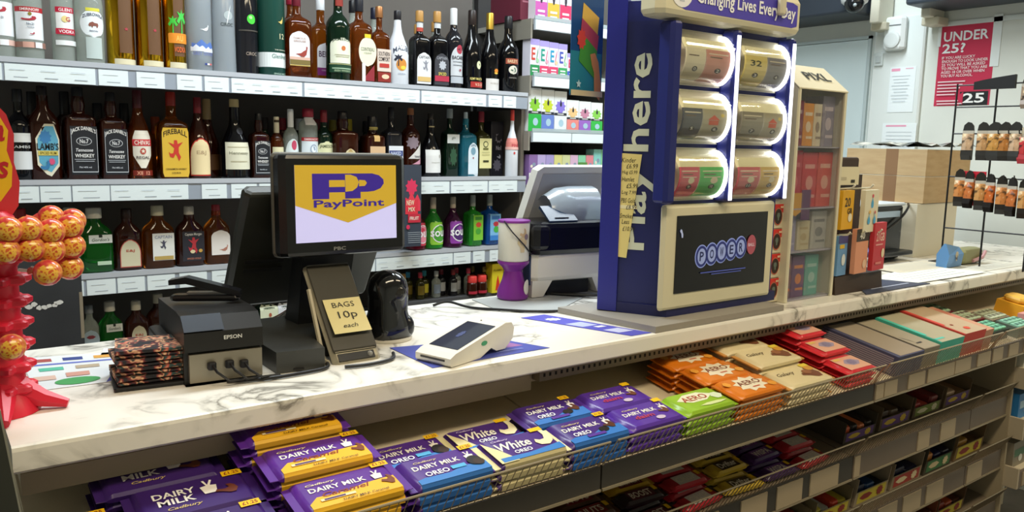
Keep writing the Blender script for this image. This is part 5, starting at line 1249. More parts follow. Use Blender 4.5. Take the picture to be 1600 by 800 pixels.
# taped handwritten price note on the flank edge
nt_ = thing('price_note', 'yellow handwritten price note taped to the lottery terminal side', 'note', (0, 0, 0))
def flank2(u, v, o):
    p = ctr + dr * u + nr * (.004 + o)
    return (p.x, p.y, v)
part('paper', MB().loft([[flank2(u, v, o) for u, v in ((-.040, 1.182), (-.016, 1.180), (.008, 1.395), (-.039, 1.397))] for o in (0, .0008)]), mt('e6d486', .7), nt_)
HW = [('Kinder', -.05, 1.352, .030), ('£6.99', -.042, 1.342, .024), ('Hug £5.99', -.047, 1.331, .032), ('Hamlet', -.05, 1.320, .026), ('£5.99', -.04, 1.309, .024), ('Log 7.99', -.047, 1.297, .030), ('PBS Gold', -.048, 1.284, .030), ('£8.99', -.04, 1.273, .022), ('Smokes', -.05, 1.258, .028), ('Less', -.052, 1.248, .016), ('£10.99', -.044, 1.236, .026)]
deco(nt_, lambda u, v, o: flank2(u, v, .0008 + o), [('T', t, (u + .047) * .9 - .016, 1.395 - (1.362 - v) * 1.22, w, .0095, '2a2620', {'sh': .15, 'b': .0}) for t, u, v, w in HW], step=.00004, base=.0003)
part('tape', MB().loft([[flank2(u, v, o) for u, v in ((-.042, 1.283), (.002, 1.283), (.002, 1.290), (-.042, 1.290))] for o in (.0008, .0012)]), mt('f0e6b8', .2), nt_)
# blue scratchcard leaflet hanging behind the terminal
lf = thing('scratchcard_leaflet', 'blue leaflet showing a hand scratching cards, hung behind the terminal', 'leaflet', (1.152, 1.292, 1.515), .12)
part('sheet', MB().box(-.05, .05, 0, .0015, -.001, .23), mt('1f4f86', .4), lf)
deco(lf, lambda u, v, o: (u * .1, -o, v * .23), [('P', 'rect', -.02, .2, .98, .38, '2f8aa0'), ('P', 'rect', .06, .62, .52, .3, 'e0b84c', {'rot': -12}), ('P', 'rect', .05, .52, .56, .2, 'b84a5c', {'rot': -14}), ('P', 'rect', .02, .36, .52, .26, '4a9a3c', {'rot': -16}), ('P', 'burst', -.2, .5, .3, .2, 'd84a3c'), ('P', 'hand', .26, .2, .46, .34, 'd8955c', {'rot': -20}), ('P', 'star', -.26, .1, .16, .08, 'c8ecf0'), ('T', 'win?', .1, .95, .6, .07, 'e8e4c8', {'b': .04}), ('P', 'rect', 0, .02, 1, .05, 'e8d8a8')])
# reply strips: counter leaflets
def flat_sheet(name, label, corners, col, items, t=.0006, cat='leaflet', z=CT):
    o = thing(name, label, cat, (corners[0][0], corners[0][1], z))
    x0, y0 = corners[0]
    P = [Vector((x - x0, y - y0, 0)) for x, y in corners]   # 0 front-left,1 front-right,2 back-right,3 back-left
    part('sheet', MB().prism([(p.x, p.y) for p in P], 0, t), mt(col, .45), o)

    def mp(u, v, q):
        a = P[0].lerp(P[1], u + .5)
        b = P[3].lerp(P[2], u + .5)
        p = a.lerp(b, v + .5)
        return (p.x, p.y, t + q)
    deco(o, mp, items, step=.00006, base=.0002)
    return o


flat_sheet('lottery_strip', 'purple-blue printed strip along the grey board', [(1.085, 1.062), (1.138, 1.060), (1.062, 1.300), (1.0, 1.300)], '5a5ac0', [('P', 'rect', .0, -.3, .7, .14, 'c8ccf0'), ('P', 'rect', -.05, .02, .7, .16, 'b8c0ec'), ('P', 'burst', 0, .3, .6, .12, 'd8dcf4'), ('P', 'rect', .1, -.12, .4, .05, 'e4e6f8')])
flat_sheet('payment_mat', 'purple-blue printed mat under the white card machine', [(.650, 1.075), (.893, 1.075), (.852, 1.180), (.652, 1.225)], '4a54a8', [('P', 'rect', .28, .1, .3, .5, '9a6aa0'), ('P', 'rect', -.3, -.3, .3, .1, 'c8cce8'), ('P', 'rect', .2, -.3, .3, .06, '7a84cc')])
flat_sheet('price_leaflet', 'white and blue offer leaflet lying left of the fabric wallets', [(.118, 1.272), (.262, 1.262), (.295, 1.430), (.118, 1.475)], 'e0e4e6',
           [('P', [(.12, -.5), (.5, -.3), (.5, .2), (.36, .5)], 0, 0, 1, 1, '4448a4'), ('T', 'SPECIAL', .34, -.05, .2, .06, 'c8ccf0', {'rot': 20}), ('P', 'rect', -.1, .22, .76, .05, '6a78c4'), ('P', 'rect', -.35, .36, .16, .1, 'a8504c'), ('P', 'rect', -.1, .36, .16, .1, '3a4a8a'), ('P', 'rect', .14, .36, .14, .1, 'd8a04c'), ('P', 'rect', -.3, .06, .2, .1, '5ab89c'), ('P', 'rect', 0, .06, .2, .1, 'b8a890'), ('P', 'disc', -.12, -.36, .4, .2, '4aa05c'), ('P', 'rect', -.38, -.2, .18, .12, 'd8b8a8'), ('P', 'rect', -.1, -.16, .2, .12, 'd09a8a')])
flat_sheet('price_leaflet', 'small white leaflet tucked behind the fabric wallets', [(.225, 1.42), (.30, 1.40), (.31, 1.46), (.24, 1.475)], 'dfe4e4', [('P', 'rect', 0, 0, .5, .2, 'b8c4cc')])
flat_sheet('counter_mat', 'large grey mat under the printer and purple pot', [(1.0, 1.37), (1.095, 1.305), (1.40, 1.48), (1.02, 1.515)], 'a9adab', [], .0015, 'mat')

# ================================================================ till with customer display
tl_ = thing('till_terminal', 'dual-screen till with yellow and purple customer display', 'till', (.59, 1.30, CT))
part('base', MB().prism([(-.16, -.125), (-.085, -.135), (-.075, -.07), (.03, -.065), (.05, .0), (.05, .12), (-.16, .12)], 0, .034), mt('3b3c3a', .4), tl_)
part('stand', MB().loft([[(-.06, .04, .03), (.03, .04, .03), (.03, .10, .03), (-.06, .10, .03)], [(-.05, .03, .19), (.05, .03, .19), (.05, .07, .19), (-.05, .07, .19)]]), mt('1b1c1e', .4), tl_)
T_ = Matrix.Translation((.003, -.012, .25)) @ Matrix.Rotation(-.03, 4, 'X')
cd = part('customer_display', MB().rbox(-.1165, .1165, -.02, .02, -.086, .086, .008, T_), mt('101113', .25), tl_)
part('display_shell', MB().rbox(-.118, .112, .004, .03, -.088, .089, .008, T_), mt('5d5a50', .45), cd)
Wd, Hd = .187, .129


def scr(u, v, o):
    return tuple(T_ @ Vector((u * Wd + .001, -.0203 - o, v * Hd + .003)))


deco(cd, scr, [('L', 'rect', 0, 0, 1, 1, 'c3c2f2')], emit=.40, names={'L': 'screen'})
deco(cd, scr, [('P', 'chev', 0, .12, 1.0, .76, 'c9a632'), ('P', [(-.34, .39), (-.025, .39), (-.025, .145), (-.18, .145), (-.18, .06), (-.34, .06)], 0, 0, 1, 1, '3a2590'), ('P', [(-.025, .39), (.25, .39), (.32, .365), (.365, .31), (.37, .255), (.335, .19), (.27, .155), (.20, .145), (.13, .145), (.13, .06), (-.025, .06)], 0, 0, 1, 1, '3a2590'), ('P', [(-.18, .305), (-.025, .305), (-.025, .215), (-.18, .215)], 0, 0, 1, 1, 'c9a632'), ('P', [(-.022, .375), (.03, .375), (.09, .345), (.115, .275), (.095, .205), (.05, .16), (-.022, .15)], 0, 0, 1, 1, 'c9a632'), ('P', [(.115, .305), (.175, .30), (.195, .265), (.175, .225), (.115, .22)], 0, 0, 1, 1, 'c9a632'),
                ('T', 'PayPoint', .02, -.015, .70, .125, '3a2590', {'b': .03})], emit=.26, base=.001, step=.0001)
deco(cd, lambda u, v, o: tuple(T_ @ Vector((u, -.0203 - o, v))), [('T', 'PBC', -.015, -.074, .022, .006, '8a8a88')])
T2 = Matrix.Translation((-.012, .10, .165)) @ Matrix.Rotation(math.radians(32), 4, 'X')
md = part('cashier_display', MB().rbox(-.141, .142, -.014, .014, -.125, .13, .006, T2), mt('26271f', .45), tl_)
part('vent_slots', MB().box(-.12, -.05, -.0155, -.0139, -.02, -.012, T2).box(-.12, -.05, -.0155, -.0139, -.04, -.032, T2), mt('0e0e0c', .6), md)
part('rating_label', MB().box(-.02, .02, -.0152, -.014, -.085, -.055, T2), mt('b9b6a6', .7), md)
# tilted pin screen with the note
tp_ = thing('tilted_screen_device', 'slim grey-framed touch device leaning on the till base', 'card reader', (.567, 1.168, CT))
T3 = Matrix.Rotation(math.radians(-41), 4, 'X')
part('frame', MB().rbox(-.043, .043, 0, .016, .002, .196, .007, T3), mt('a8a08a', .35, metal=.2), tp_)
part('glass', MB().rbox(-.0395, .0395, -.0012, .002, .022, .192, .005, T3), mt('45423a', .28), tp_)  # olive-grey base colour paints in the reflection on the glass
part('slot', MB().box(-.034, .030, -.0016, .002, .006, .019, T3), mt('0c0c0c', .4), tp_)
part('button', MB().sphere((.022, -.001, .0125), .005, 10, 6, T3), mt('8c8a84', .3), tp_)
part('stand_leg', MB().tube([(-.047, .095, .11), (-.05, .03, .0045), (-.05, .012, .004)], .004, 6), mt('b0a68c', .4), tp_)
bn = thing('bags_note', 'yellow sticky note saying bags 10p each on the tilted device', 'note', (.567, 1.168, CT))
nv = []
for i in range(5):
    v = .052 + .0685 * i / 4
    cu = .005 * (1 - i / 4) ** 2
    nv.append([tuple(T3 @ Vector((x, -.0035 - cu - q, v))) for x, q in ((-.031, 0), (.036, 0), (.036, .0008), (-.031, .0008))])
part('paper', MB().loft(nv), mt('e4d79c', .7), bn)
deco(bn, lambda u, v, o: tuple(T3 @ Vector((u, -.0045 - .005 * max(0, 1 - (v - .052) / .0685) ** 2 - o, v))), [('T', 'BAGS', .002, .108, .040, .010, '2c2a24', {'b': .0}), ('T', '10p', .004, .086, .034, .018, '2c2a24', {'b': 0}), ('T', 'each', .002, .066, .026, .008, '2c2a24', {'b': 0, 'sh': .2})], step=.0001, base=.0005)
# hooded scanner
hs = thing('barcode_scanner', 'glossy black hooded barcode scanner behind the tilted device', 'scanner', (.683, 1.29, CT), .15)
part('hood', MB().lathe([(0, .038, .036, 2.6), (.006, .042, .040, 2.6), (.03, .041, .038, 2.6), (.05, .036, .032, 2.4), (.075, .0365, .033, 2.4), (.095, .037, .035, 2.2), (.11, .033, .032, 2), (.12, .024, .024, 2), (.126, .012, .012, 2), (.1275, .002, .002, 2)], 28), mt('101113', .12, coat=.7), hs, True)
part('window', MB().sphere((.004, -.026, .088), .017, 14, 8, None, (1, .7, 1)), mt('2a2926', .1), hs, True)
part('foot_pad', MB().sphere((.024, -.020, .022), .02, 14, 8, None, (.9, .9, 1.15)), mt('1c1d20', .2), hs, True)
part('collar', MB().lathe([(0, .044), (.003, .045), (.006, .044)], 26), mt('cfcabc', .5), hs, True)
# card machine
pm = thing('card_machine', 'white portable card payment machine with dark screen on the counter', 'card machine', (.745, 1.12, CT + .001), math.radians(17.3))
prof = [(-.088, .004), (-.084, .0), (-.01, .0), (.02, .012), (.035, .004), (.06, .003), (.082, .018), (.086, .036), (.078, .047), (.060, .049), (-.075, .020), (-.088, .014)]
part('case', MB().loft([[(x, y * s + 0, z if s else z) for x, z in prof] for y, s in ((-.038, 1), (.038, 1))]), mt('e2ded2', .35), pm)
sl = (.049 - .020) / .135
part('screen', MB().loft([[(x, y, .020 + (x + .075) * sl + q) for x, y in ((-.062, -.031), (.040, -.031), (.040, .031), (-.062, .031))] for q in (-.002, .0008)]), mt('1c2038', .12, coat=.5), pm)
part('card_slot', MB().box(-.0892, -.0878, -.026, .026, .008, .011), mt('3a3a38', .5), pm)
part('green_mark', MB().lathe([(0, .0001), (0, .008, .004), (.0006, .008, .004)], 16, Matrix.Translation((.0, -.0381, .024)) @ Matrix.Rotation(PI / 2, 4, 'X')), mt('3f9a6c', .4), pm)
part('camera_dot', MB().lathe([(0, .0015), (.0006, .0015)], 8, Matrix.Translation((.052, .01, .0478))), mt('2a2a2a', .4), pm)
deco(pm, lambda u, v, o: (u, v, .020 + (u + .075) * sl + .001 + o), [('P', 'burst', -.01, .005, .03, .012, '3a4470')], base=.0002)

# receipt printer
rp = thing('receipt_printer', 'black receipt printer with angled front beside the till', 'printer', (.362, 1.29, CT), -.08)
prf = [(-.115, 0), (.115, 0), (.115, .092), (-.05, .10), (-.088, .098), (-.112, .078), (-.114, .05), (-.104, .048), (-.104, .0)]
part('case', MB().loft([[(x, y, z) for y, z in prf] for x in (-.056, .056)]), mt('201f1e', .35), rp)
part('front_panel', MB().box(-.05, .054, -.1145, -.103, .004, .046), mt('8f8878', .35, metal=.5), rp)
part('cover_highlight', MB().loft([[(x, y, z) for y, z in ((-.113, .080), (-.09, .0995), (-.089, .1003), (-.1145, .0805))] for x in (-.056, .0)]), mt('5a606a', .22, metal=.6), rp)  # lighter plate paints the highlight along the cover bevel
deco(rp, lambda u, v, o: (u, -.1145 - o, v), [('T', 'EPSON', .012, .068, .026, .006, 'd6d6d2', {'b': .03})])
for i, (x, zz) in enumerate(((-.02, .03), (.005, .03), (.026, .028))):
    part('plug', MB().rbox(x - .006, x + .006, -.124, -.114, zz - .008, zz + .004, .002), mt('15151a', .5), rp)
    part('cord', MB().tube([(x, -.122, zz), (x + .004, -.135, zz - .008), (x + .02, -.14, .008), (x + .05, -.13, .005)], .002, 6), mt('121214', .5), rp)
part('side_step', MB().rbox(-.075, -.054, -.06, .10, 0, .05, .004), mt('23211f', .4), rp)
st = thing('stapler', 'black stapler lying open on the receipt printer', 'stapler', (.365, 1.30, CT + .1015), -.5)
part('lower_arm', MB().rbox(-.055, .05, -.013, .013, 0, .010, .004), mt('151518', .3), st)
part('upper_arm', MB().loft([[(x, y, z) for y in (-.011,) for z in (zz,)] + [(x, .011, zz), (x, .011, zz + t), (x, -.011, zz + t)] for x, zz, t in ((-.056, .026, .008), (-.03, .028, .011), (.03, .012, .011), (.052, .008, .008))]), mt('18181c', .2), st)
part('staple_strip', MB().box(-.03, .03, -.007, .007, .011, .014), mt('8a8a8a', .3, metal=.8), st)

# fabric wallets on a black tray
bt = thing('black_tray', 'thin black tray under the patterned fabric wallets', 'tray', (.275, 1.245, CT), -.12)
part('tray', MB().rbox(-.063, .063, -.048, .055, 0, .006, .002), mt('141416', .5), bt)
for i in range(4):
    w_ = thing('fabric_wallet', ['bottom dark flowered fabric wallet of the pile', 'second flowered fabric wallet of the pile', 'third flowered fabric wallet of the pile', 'top flowered fabric wallet, folded open towards the shopper'][i], 'wallet', (.275 + .004 * (i % 2), 1.250, CT + .0075 + i * .0125), -.12 + .07 * (-1) ** i, 'fabric wallets', .0)
    part('lower_flap', MB().rbox(-.060, .058, -.046, .048, 0, .0045, .0015), CLOTH, w_)
    part('upper_flap', MB().loft([[(-.060, y, z0), (.058, y, z0 + .001), (.058, y, z0 + .005), (-.060, y, z0 + .005)] for y, z0 in ((-.048, .0065), (-.02, .0060), (.03, .005), (.047, .0046))]), CLOTH, w_)
    part('spine', MB().tube([(-.058, .046, .0045), (.056, .046, .0045)], .0045, 8), mt(['241a1c', '2c4844', '7a3230', 'c08a64'][i], .7), w_)
    w_.children[0].scale = w_.children[1].scale = (1, 1, 1)

# cables on the counter
def cable(label, pts, r=.003, col='141416'):
    P = [Vector(p) for p in pts]
    out = []
    for i in range(len(P) - 1):
        p0, p1, p2, p3 = P[max(i - 1, 0)], P[i], P[i + 1], P[min(i + 2, len(P) - 1)]
        for k in range(8):
            t = k / 8
            out.append(.5 * ((2 * p1) + (p2 - p0) * t + (2 * p0 - 5 * p1 + 4 * p2 - p3) * t * t + (3 * p1 - p0 - 3 * p2 + p3) * t ** 3))
    out.append(P[-1])
    return tag(part('cable', MB().tube(out, r, 8), mt(col, .4), None, True), label, 'cable')


zc_ = CT + .0035
cable('black cable curving along the counter in front of the printer', [(.352, 1.168, zc_), (.40, 1.150, zc_), (.455, 1.148, zc_), (.505, 1.158, zc_), (.52, 1.20, zc_)], .0028)
cable('thin dark cable between printer and till base', [(.435, 1.20, zc_), (.44, 1.185, zc_), (.47, 1.164, zc_ + .002)], .002)
cable('black cable looping round the tilted device foot', [(.53, 1.145, zc_), (.57, 1.138, zc_), (.615, 1.148, zc_), (.635, 1.18, zc_)], .003, '2a2a2a')
cable('long black cable across the counter to the lottery terminal', [(.90, 1.49, zc_), (.93, 1.475, zc_ + .008), (.96, 1.43, zc_), (1.005, 1.375, zc_), (1.05, 1.33, zc_), (1.11, 1.30, zc_), (1.14, 1.302, zc_)], .003)
for i, (dy, c, nm) in enumerate(((0, 'c9c9c9', 'white'), (.014, '5a5a5c', 'grey'), (.03, 'd2d0cc', 'pale'), (.045, '8a2a2c', 'red'))):
    cable('%s cable in the tangle behind the till base' % nm, [(.40, 1.44 + dy * .6, zc_), (.45, 1.43 + dy, zc_ + .006), (.52, 1.425 + dy * .5, zc_ + .02), (.56, 1.43, zc_ + .045)], .003, c)
for i, (xa, yb) in enumerate(((0, 0), (.012, .012))):
    cable(['black cord bunched beside the white printer, front', 'black cord bunched beside the white printer, rear'][i], [(1.19, 1.50 + yb, zc_ + .002), (1.23, 1.44 + yb, zc_ + .002), (1.28, 1.385 + yb, zc_ + .004), (1.31, 1.37 + yb, zc_ + .006)], .0035)

# ================================================================ behind the counter top: pot, printer, screen back
pp = thing('collection_pot', 'purple pot with tall white printed top standing on the grey mat', 'collection pot', (1.108, 1.475, CT + .002))
part('base', MB().lathe([(0, .034), (.004, .037), (.02, .036), (.045, .026), (.066, .021), (.074, .026), (.084, .037), (.09, .037)], 26), mt('7c2c8c', .3), pp, True)
part('cylinder', MB().lathe([(.09, .0345), (.092, .036), (.18, .0365), (.184, .034)], 26), mt('dcd9cc', .35), pp, True)
part('rim', MB().lathe([(.1795, .0372), (.182, .0378), (.1845, .0372)], 26), mt('8a3a9a', .3), pp, True)
deco(pp, cyl(.0365), [('P', 'heel', 0, .155, .02, .025, 'c9b08c'), ('P', 'bulb', -.002, .13, .026, .035, 'cdbc98'), ('P', 'disc', .008, .148, .012, .014, '8a7a88')])
deco(pp, cyl(.034), [('P', 'disc', .016, .030, .024, .036, 'e6e2d4')], base=.0025)
part('strap', MB().tube([(-.036, -.01, .184), (-.03, -.035, .16), (.0, -.04, .13), (.03, -.03, .105), (.038, -.01, .10), (.04, 0, .15), (.036, 0, .183)], .0016, 6), mt('1c1a24', .5), pp, True)
part('tag', MB().rbox(.036, .041, -.018, .012, .03, .10, .002), mt('2c3a5c', .4), pp)
wp = thing('ticket_printer', 'black-topped white ticket printer behind the lottery terminal', 'printer', (1.265, 1.495, CT + .003), -.12)
for sx in (-1, 1):
    lg = MB().loft([[(sx * .085 - .016 + .010 * sx, -.055, 0), (sx * .085 + .016 + .010 * sx, -.055, 0), (sx * .085 + .016 + .01 * sx, .05, 0), (sx * .085 - .016 + .01 * sx, .05, 0)], [(sx * .085 - .028, -.06, .04), (sx * .085 + .028, -.06, .04), (sx * .085 + .028, .06, .04), (sx * .085 - .028, .06, .04)]])
    part('leg', lg, mt('dcd9cf', .35), wp)
part('lower_case', MB().rbox(-.115, .115, -.064, .064, .036, .105, .012), mt('dfdcd2', .3), wp)
part('gap_shade', MB().box(-.06, .06, -.04, .05, .0, .036), mt('121212', .6), wp)  # near-black block paints the shade between the legs
part('upper_case', MB().rbox(-.118, .118, -.07, .066, .098, .178, .014), mt('0f0f11', .22), wp)
part('latch', MB().rbox(-.122, -.075, -.086, -.05, .115, .172, .01), mt('141417', .2), wp)
part('ticket_slot_cover', MB().loft([[(x, y, z) for y, z in ((-.06, .176), (-.06, .18), (-.015, .212), (-.008, .207))] for x in (-.07, .01)]), mt('22344c', .25), wp)
part('slot', MB().box(-.05, -.012, -.054, -.046, .1835, .187, Matrix.Identity(4)), mt('06070a', .5), wp)
N = 10
cvr = MB().loft([[(x, .015 - .06 * k_ * math.cos(PI * i / N), .172 + .085 * k_ * math.sin(PI * i / N)) for i in range(N + 1)] for x, k_ in ((-.04, .75), (-.01, .95), (.03, 1.0), (.10, 1.0))], None, False)
part('clear_lid', cvr, mt('b4c0c8', .15, trans=.35), wp, True)
part('roll', MB().lathe([(0, .03), (.07, .03)], 20, Matrix.Translation((.01, .01, .195)) @ Matrix.Rotation(PI / 2, 4, 'Y')), mt('c9c6c2', .6), wp)
sb_ = thing('screen_back', 'pale grey back of an operator screen with white rim', 'screen', (1.335, 1.60, CT))
T5 = Matrix.Translation((0, 0, .02)) @ Matrix.Rotation(math.radians(12), 4, 'X') @ Matrix.Rotation(0, 4, 'Z')
part('shell', MB().loft([[tuple(T5 @ Vector(p)) for p in ((-.165, y, .06), (.15, y, .06), (.15, y, .295), (-.10, y, .295), (-.118, y, .285))] for y in (-.012, .012)]), mt('dcdcd4', .4), sb_)
part('inset', MB().loft([[tuple(T5 @ Vector(p)) for p in ((-.147, y, .07), (.15, y, .07), (.15, y, .278), (-.10, y, .278))] for y in (-.0135, -.011)]), mt('a9abad', .45), sb_)
part('stand', MB().rbox(-.03, .1, -.01, .03, 0, .12, .006), mt('c4c6c4', .4), sb_)
gl = thing('green_leaflet', 'bright green and yellow card behind the operator screen corner', 'card', (1.465, 1.64, CT))
part('sheet', MB().box(-.02, .012, 0, .0015, .0, .315), mt('7cc068', .5), gl)
deco(gl, lambda u, v, o: (u, -o, v), [('P', 'rect', .004, .25, .016, .1, 'e0c44c'), ('P', 'burst', -.008, .24, .02, .05, '3aa848')])

# ================================================================ lollipop stand at the left
ls = thing('lollipop_stand', 'red plastic lollipop stand with yellow sign at the left edge', 'lollipop stand', (.072, 1.20, CT))
RED = mt('d3263c', .35)
part('column', MB().lathe([(0, .045), (.02, .038), (.03, .030), (.19, .028), (.20, .034), (.235, .034), (.255, .028), (.262, .02)], 20), RED, ls, True)
for i in range(7):
    zz = .026 + i * .0285
    gear = []
    for zq, k in ((zz, .90), (zz + .003, 1.0), (zz + .009, 1.0), (zz + .012, .90)):
        gear.append([((.0385 + .0045 * math.cos(9 * 2 * PI * q / 72)) * k * math.cos(2 * PI * q / 72), (.0385 + .0045 * math.cos(9 * 2 * PI * q / 72)) * k * math.sin(2 * PI * q / 72), zq) for q in range(72)])
    part('tier', MB().loft(gear), RED, ls, True)
for j in range(5):
    a = 2 * PI * j / 5 - .35
    part('foot', MB().tube([(.02 * math.cos(a), .02 * math.sin(a), .03), (.05 * math.cos(a), .05 * math.sin(a), .014), (.078 * math.cos(a), .078 * math.sin(a), .006)], [.018, .012, .006], 8), RED, ls, True)
sgp = [(-.09, .0), (.02, .0), (.033, .02), (.036, .05), (.031, .075), (.033, .11), (.026, .135), (.018, .145), (.016, .165), (.004, .178), (-.03, .182), (-.09, .18)]
si = part('sign', MB().loft([[(x, y, .248 + z) for x, z in sgp] for y in (-.004, .004)]), mt('c8343e', .35), ls)
deco(si, plane_y(-.004, 0, .248), [('P', [(-.09, .022), (.014, .026), (.027, .045), (.029, .07), (.024, .09), (.027, .115), (.016, .138), (-.09, .142)], 0, 0, 1, 1, 'e6b81c'), ('T', 'Chupa', -.018, .112, .082, .040, 'b8202c', {'sh': .2, 'b': .03}), ('T', 'Chups', -.016, .066, .082, .040, 'b8202c', {'sh': .2, 'b': .03}), ('T', "IT'S", -.010, .164, .03, .011, 'f0d8c8'), ('T', 'MIX', -.004, .150, .028, .011, 'f0d8c8')])
LOL = [(0.086, 1.12, 0.245), (0.082, 1.12, 0.22), (0.108, 1.13, 0.244), (0.109, 1.13, 0.22), (0.133, 1.14, 0.239), (0.132, 1.14, 0.216), (0.141, 1.2, 0.251), (0.157, 1.16, 0.242), (0.158, 1.16, 0.217), (0.155, 1.165, 0.189), (0.125, 1.125, 0.19), (0.082, 1.13, 0.1), (0.166, 1.2, 0.246)]
LN = ['at the frame edge, upper', 'at the frame edge, lower', 'left of centre in the top row', 'left of centre in the second row', 'centre of the top row', 'centre of the second row', 'peeping above the top row', 'right end of the top row', 'right end of the second row', 'right end of the third row', 'alone on its stick below the second row', 'low down by the base of the stand', 'behind the right end of the top row']
LFC = noisy('lolly_print', [(0.36, 'c4452c'), (0.45, 'e8a838'), (0.58, 'ecc050'), (0.66, 'd0602c')], scale=190, rough=.2, detail=1)
LWR = noisy('lolly_wrapper', [(0.35, 'c42a3a'), (0.47, 'd8624a'), (0.56, 'e8a24c'), (0.7, 'b82438')], scale=60, rough=.2, detail=2)
for i, (x, y, z) in enumerate(LOL):
    o = thing('lollipop', 'red and yellow wrapped lollipop, ' + LN[i], 'lollipop', (x, y, CT + z), 0, 'wrapped lollipops')
    part('sweet', MB().sphere((0, 0, 0), .0165, 16, 10), LWR, o, True)
    dv = Vector((-x, -y, .0)).normalized()
    R_ = dv.to_track_quat('Z', 'Y').to_matrix().to_4x4()
    part('printed_face', MB().lathe([(.0120, .0118), (.0150, .0082), (.0168, .0035), (.0169, .0005)], 14, R_), LFC, o, True)
    to = Vector((.072 - x, 1.20 - y, 0))
    if to.length > .03:
        en = to.normalized() * (to.length - .045)
        part('stick', MB().tube([(0, 0, 0), tuple(en)], .0021, 6), mt('e4ded2', .5), o)
        tw = to.normalized()
        part('twist', MB().tube([tuple(tw * .015), tuple(tw * .021), tuple(tw * .028)], [.007, .003, .005], 8), LWR, o, True)

# ================================================================ right of the terminal: bulbs, acrylic cabinet, SIM cards
bsn = thing('hanging_strip', 'narrow clear strip holding the red bulb packs', 'display strip', (1.615, 1.135, CT))
part('strip', MB().box(-.02, .02, 0, .002, 0, .24), mt('cfcabc', .4), bsn)
for i in range(4):
    o = thing('bulb_pack', 'red and cream light bulb pack, %s of four on the strip' % ['bottom', 'second from bottom', 'third from bottom', 'top'][i], 'light bulb pack', (1.615, 1.128, CT + .002 + i * .0585), 0, 'bulb packs')
    part('card', MB().rbox(-.021, .024, -.004, .006, 0, .057, .001), mt('ddd2b4', .5), o)
    deco(o, plane_y(-.004), [('P', 'rect', .0015, .047, .045, .020, 'd8352c'), ('P', 'disc', 0, .028, .033, .042, 'c86a54'), ('P', 'disc', 0, .028, .028, .036, '3a2c28'), ('P', 'bulb', 0, .028, .012, .018, '6a7a70'), ('P', 'rect', .012, .05, .012, .005, 'f0c8a8')])
px = thing('acrylic_cabinet', 'cream acrylic cabinet with sloped roof full of small electrical packs', 'display cabinet', (1.735, 1.105, CT))
CR2 = mt('d8d2b8', .45)
w2, d2, hh = .098, .11, .50
part('side_panel', MB().loft([[(x, y, z) for y, z in ((0, 0), (d2, 0), (d2, .555), (.07, .56), (0, .50))] for x in (-w2 - .003, -w2)]), CR2, px)
part('side_panel', MB().loft([[(x, y, z) for y, z in ((0, 0), (d2, 0), (d2, .555), (.07, .56), (0, .50))] for x in (w2, w2 + .003)]), CR2, px)
part('back_panel', MB().box(-w2, w2, d2 - .003, d2, 0, .555), mt('c4bda4', .5), px)
rf = part('roof', MB().loft([[(x, y, z) for y, z in ((-.002, .50), (-.002, .503), (.07, .563), (d2, .558), (d2, .555), (.07, .56))] for x in (-w2 - .003, w2 + .003)]), CR2, px)
deco(rf, lambda u, v, o: (u, .035 + v * .768, .534 + v * .64 + o), [('T', 'PIXL', .02, 0, .10, .030, '2c2a22', {'b': .05})], base=.002)
for i, zz in enumerate((.002, .118, .222, .368)):
    part('shelf', MB().box(-w2, w2, .006, d2 - .004, zz - .0015, zz + .0015), mt('d9d6e0', .2, trans=.4), px)
part('front_pane', MB().box(-w2, w2, .001, .003, .004, .50), PANE, px)
for x in (-w2 + .004, w2 - .004):
    part('front_post', MB().box(x - .004, x + .004, -.001, .004, 0, .50), CR2, px)
CABI = [  # level z, x offset, w, h, base colour, accent, label
    (.370, -.068, .045, .105, '7a2638', 'b89a94', 'maroon striped pack at left of the cabinet top level'), (.370, -.024, .04, .10, 'd9922c', 'e8d9b0', 'orange pack in the middle of the cabinet top level'), (.370, .014, .032, .10, 'd9cfae', '8a7a6a', 'cream pack right of the orange pack'), (.370, .058, .05, .12, '8a8494', 'c8bcc0', 'grey-violet pack at right of the cabinet top level'),
    (.224, -.066, .058, .135, 'b8283a', 'd86a6a', 'dark red pack at left of the cabinet red level'), (.224, -.004, .058, .13, 'c42c34', 'e09a8c', 'red pack in the middle of the cabinet red level'), (.224, .06, .06, .132, 'd0483c', 'e4a890', 'pale striped red pack at right of the cabinet red level'),
    (.120, -.07, .05, .085, '9c98b4', 'b8b4c8', 'lilac pack on the cabinet third level'), (.120, -.012, .05, .07, 'cfc49a', 'b8a878', 'beige pack on the cabinet third level'), (.120, .052, .065, .092, 'b4b4a8', '7a7a78', 'grey pack with black arrow on the cabinet third level'),
    (.004, -.072, .042, .105, '7a5a64', 'd8703c', 'brown and orange pack at the cabinet bottom left'), (.004, -.022, .05, .10, '6a4a74', 'e08a4c', 'purple pack with orange rings at the cabinet bottom'), (.004, .034, .055, .10, '6ab09c', 'a8ccc0', 'sea green blister at the cabinet bottom right')]
for zz, x, w, h, c, c2, lb in CABI:
    small_box('electrical_pack', lb, 'packet', (1.735 + x, 1.150, CT + zz + .0005), w, .05, h, c, [('P', 'rect', 0, .75, .7, .08, c2), ('P', 'disc', 0, .45, .5, .26, c2), ('P', 'rect', .1, .2, .6, .06, c2)], 'packs in the acrylic cabinet')
cc = thing('yellow_shield_card', 'yellow shield and purple pen card inside the cabinet front', 'card', (1.665, 1.112, CT + .205))
part('card', MB().loft([[(x, y, z) for x, z in ((-.022, .01), (0, 0), (.022, .01), (.022, .055), (-.022, .055))] for y in (0, .0015)]), mt('d09a2c', .5), cc)
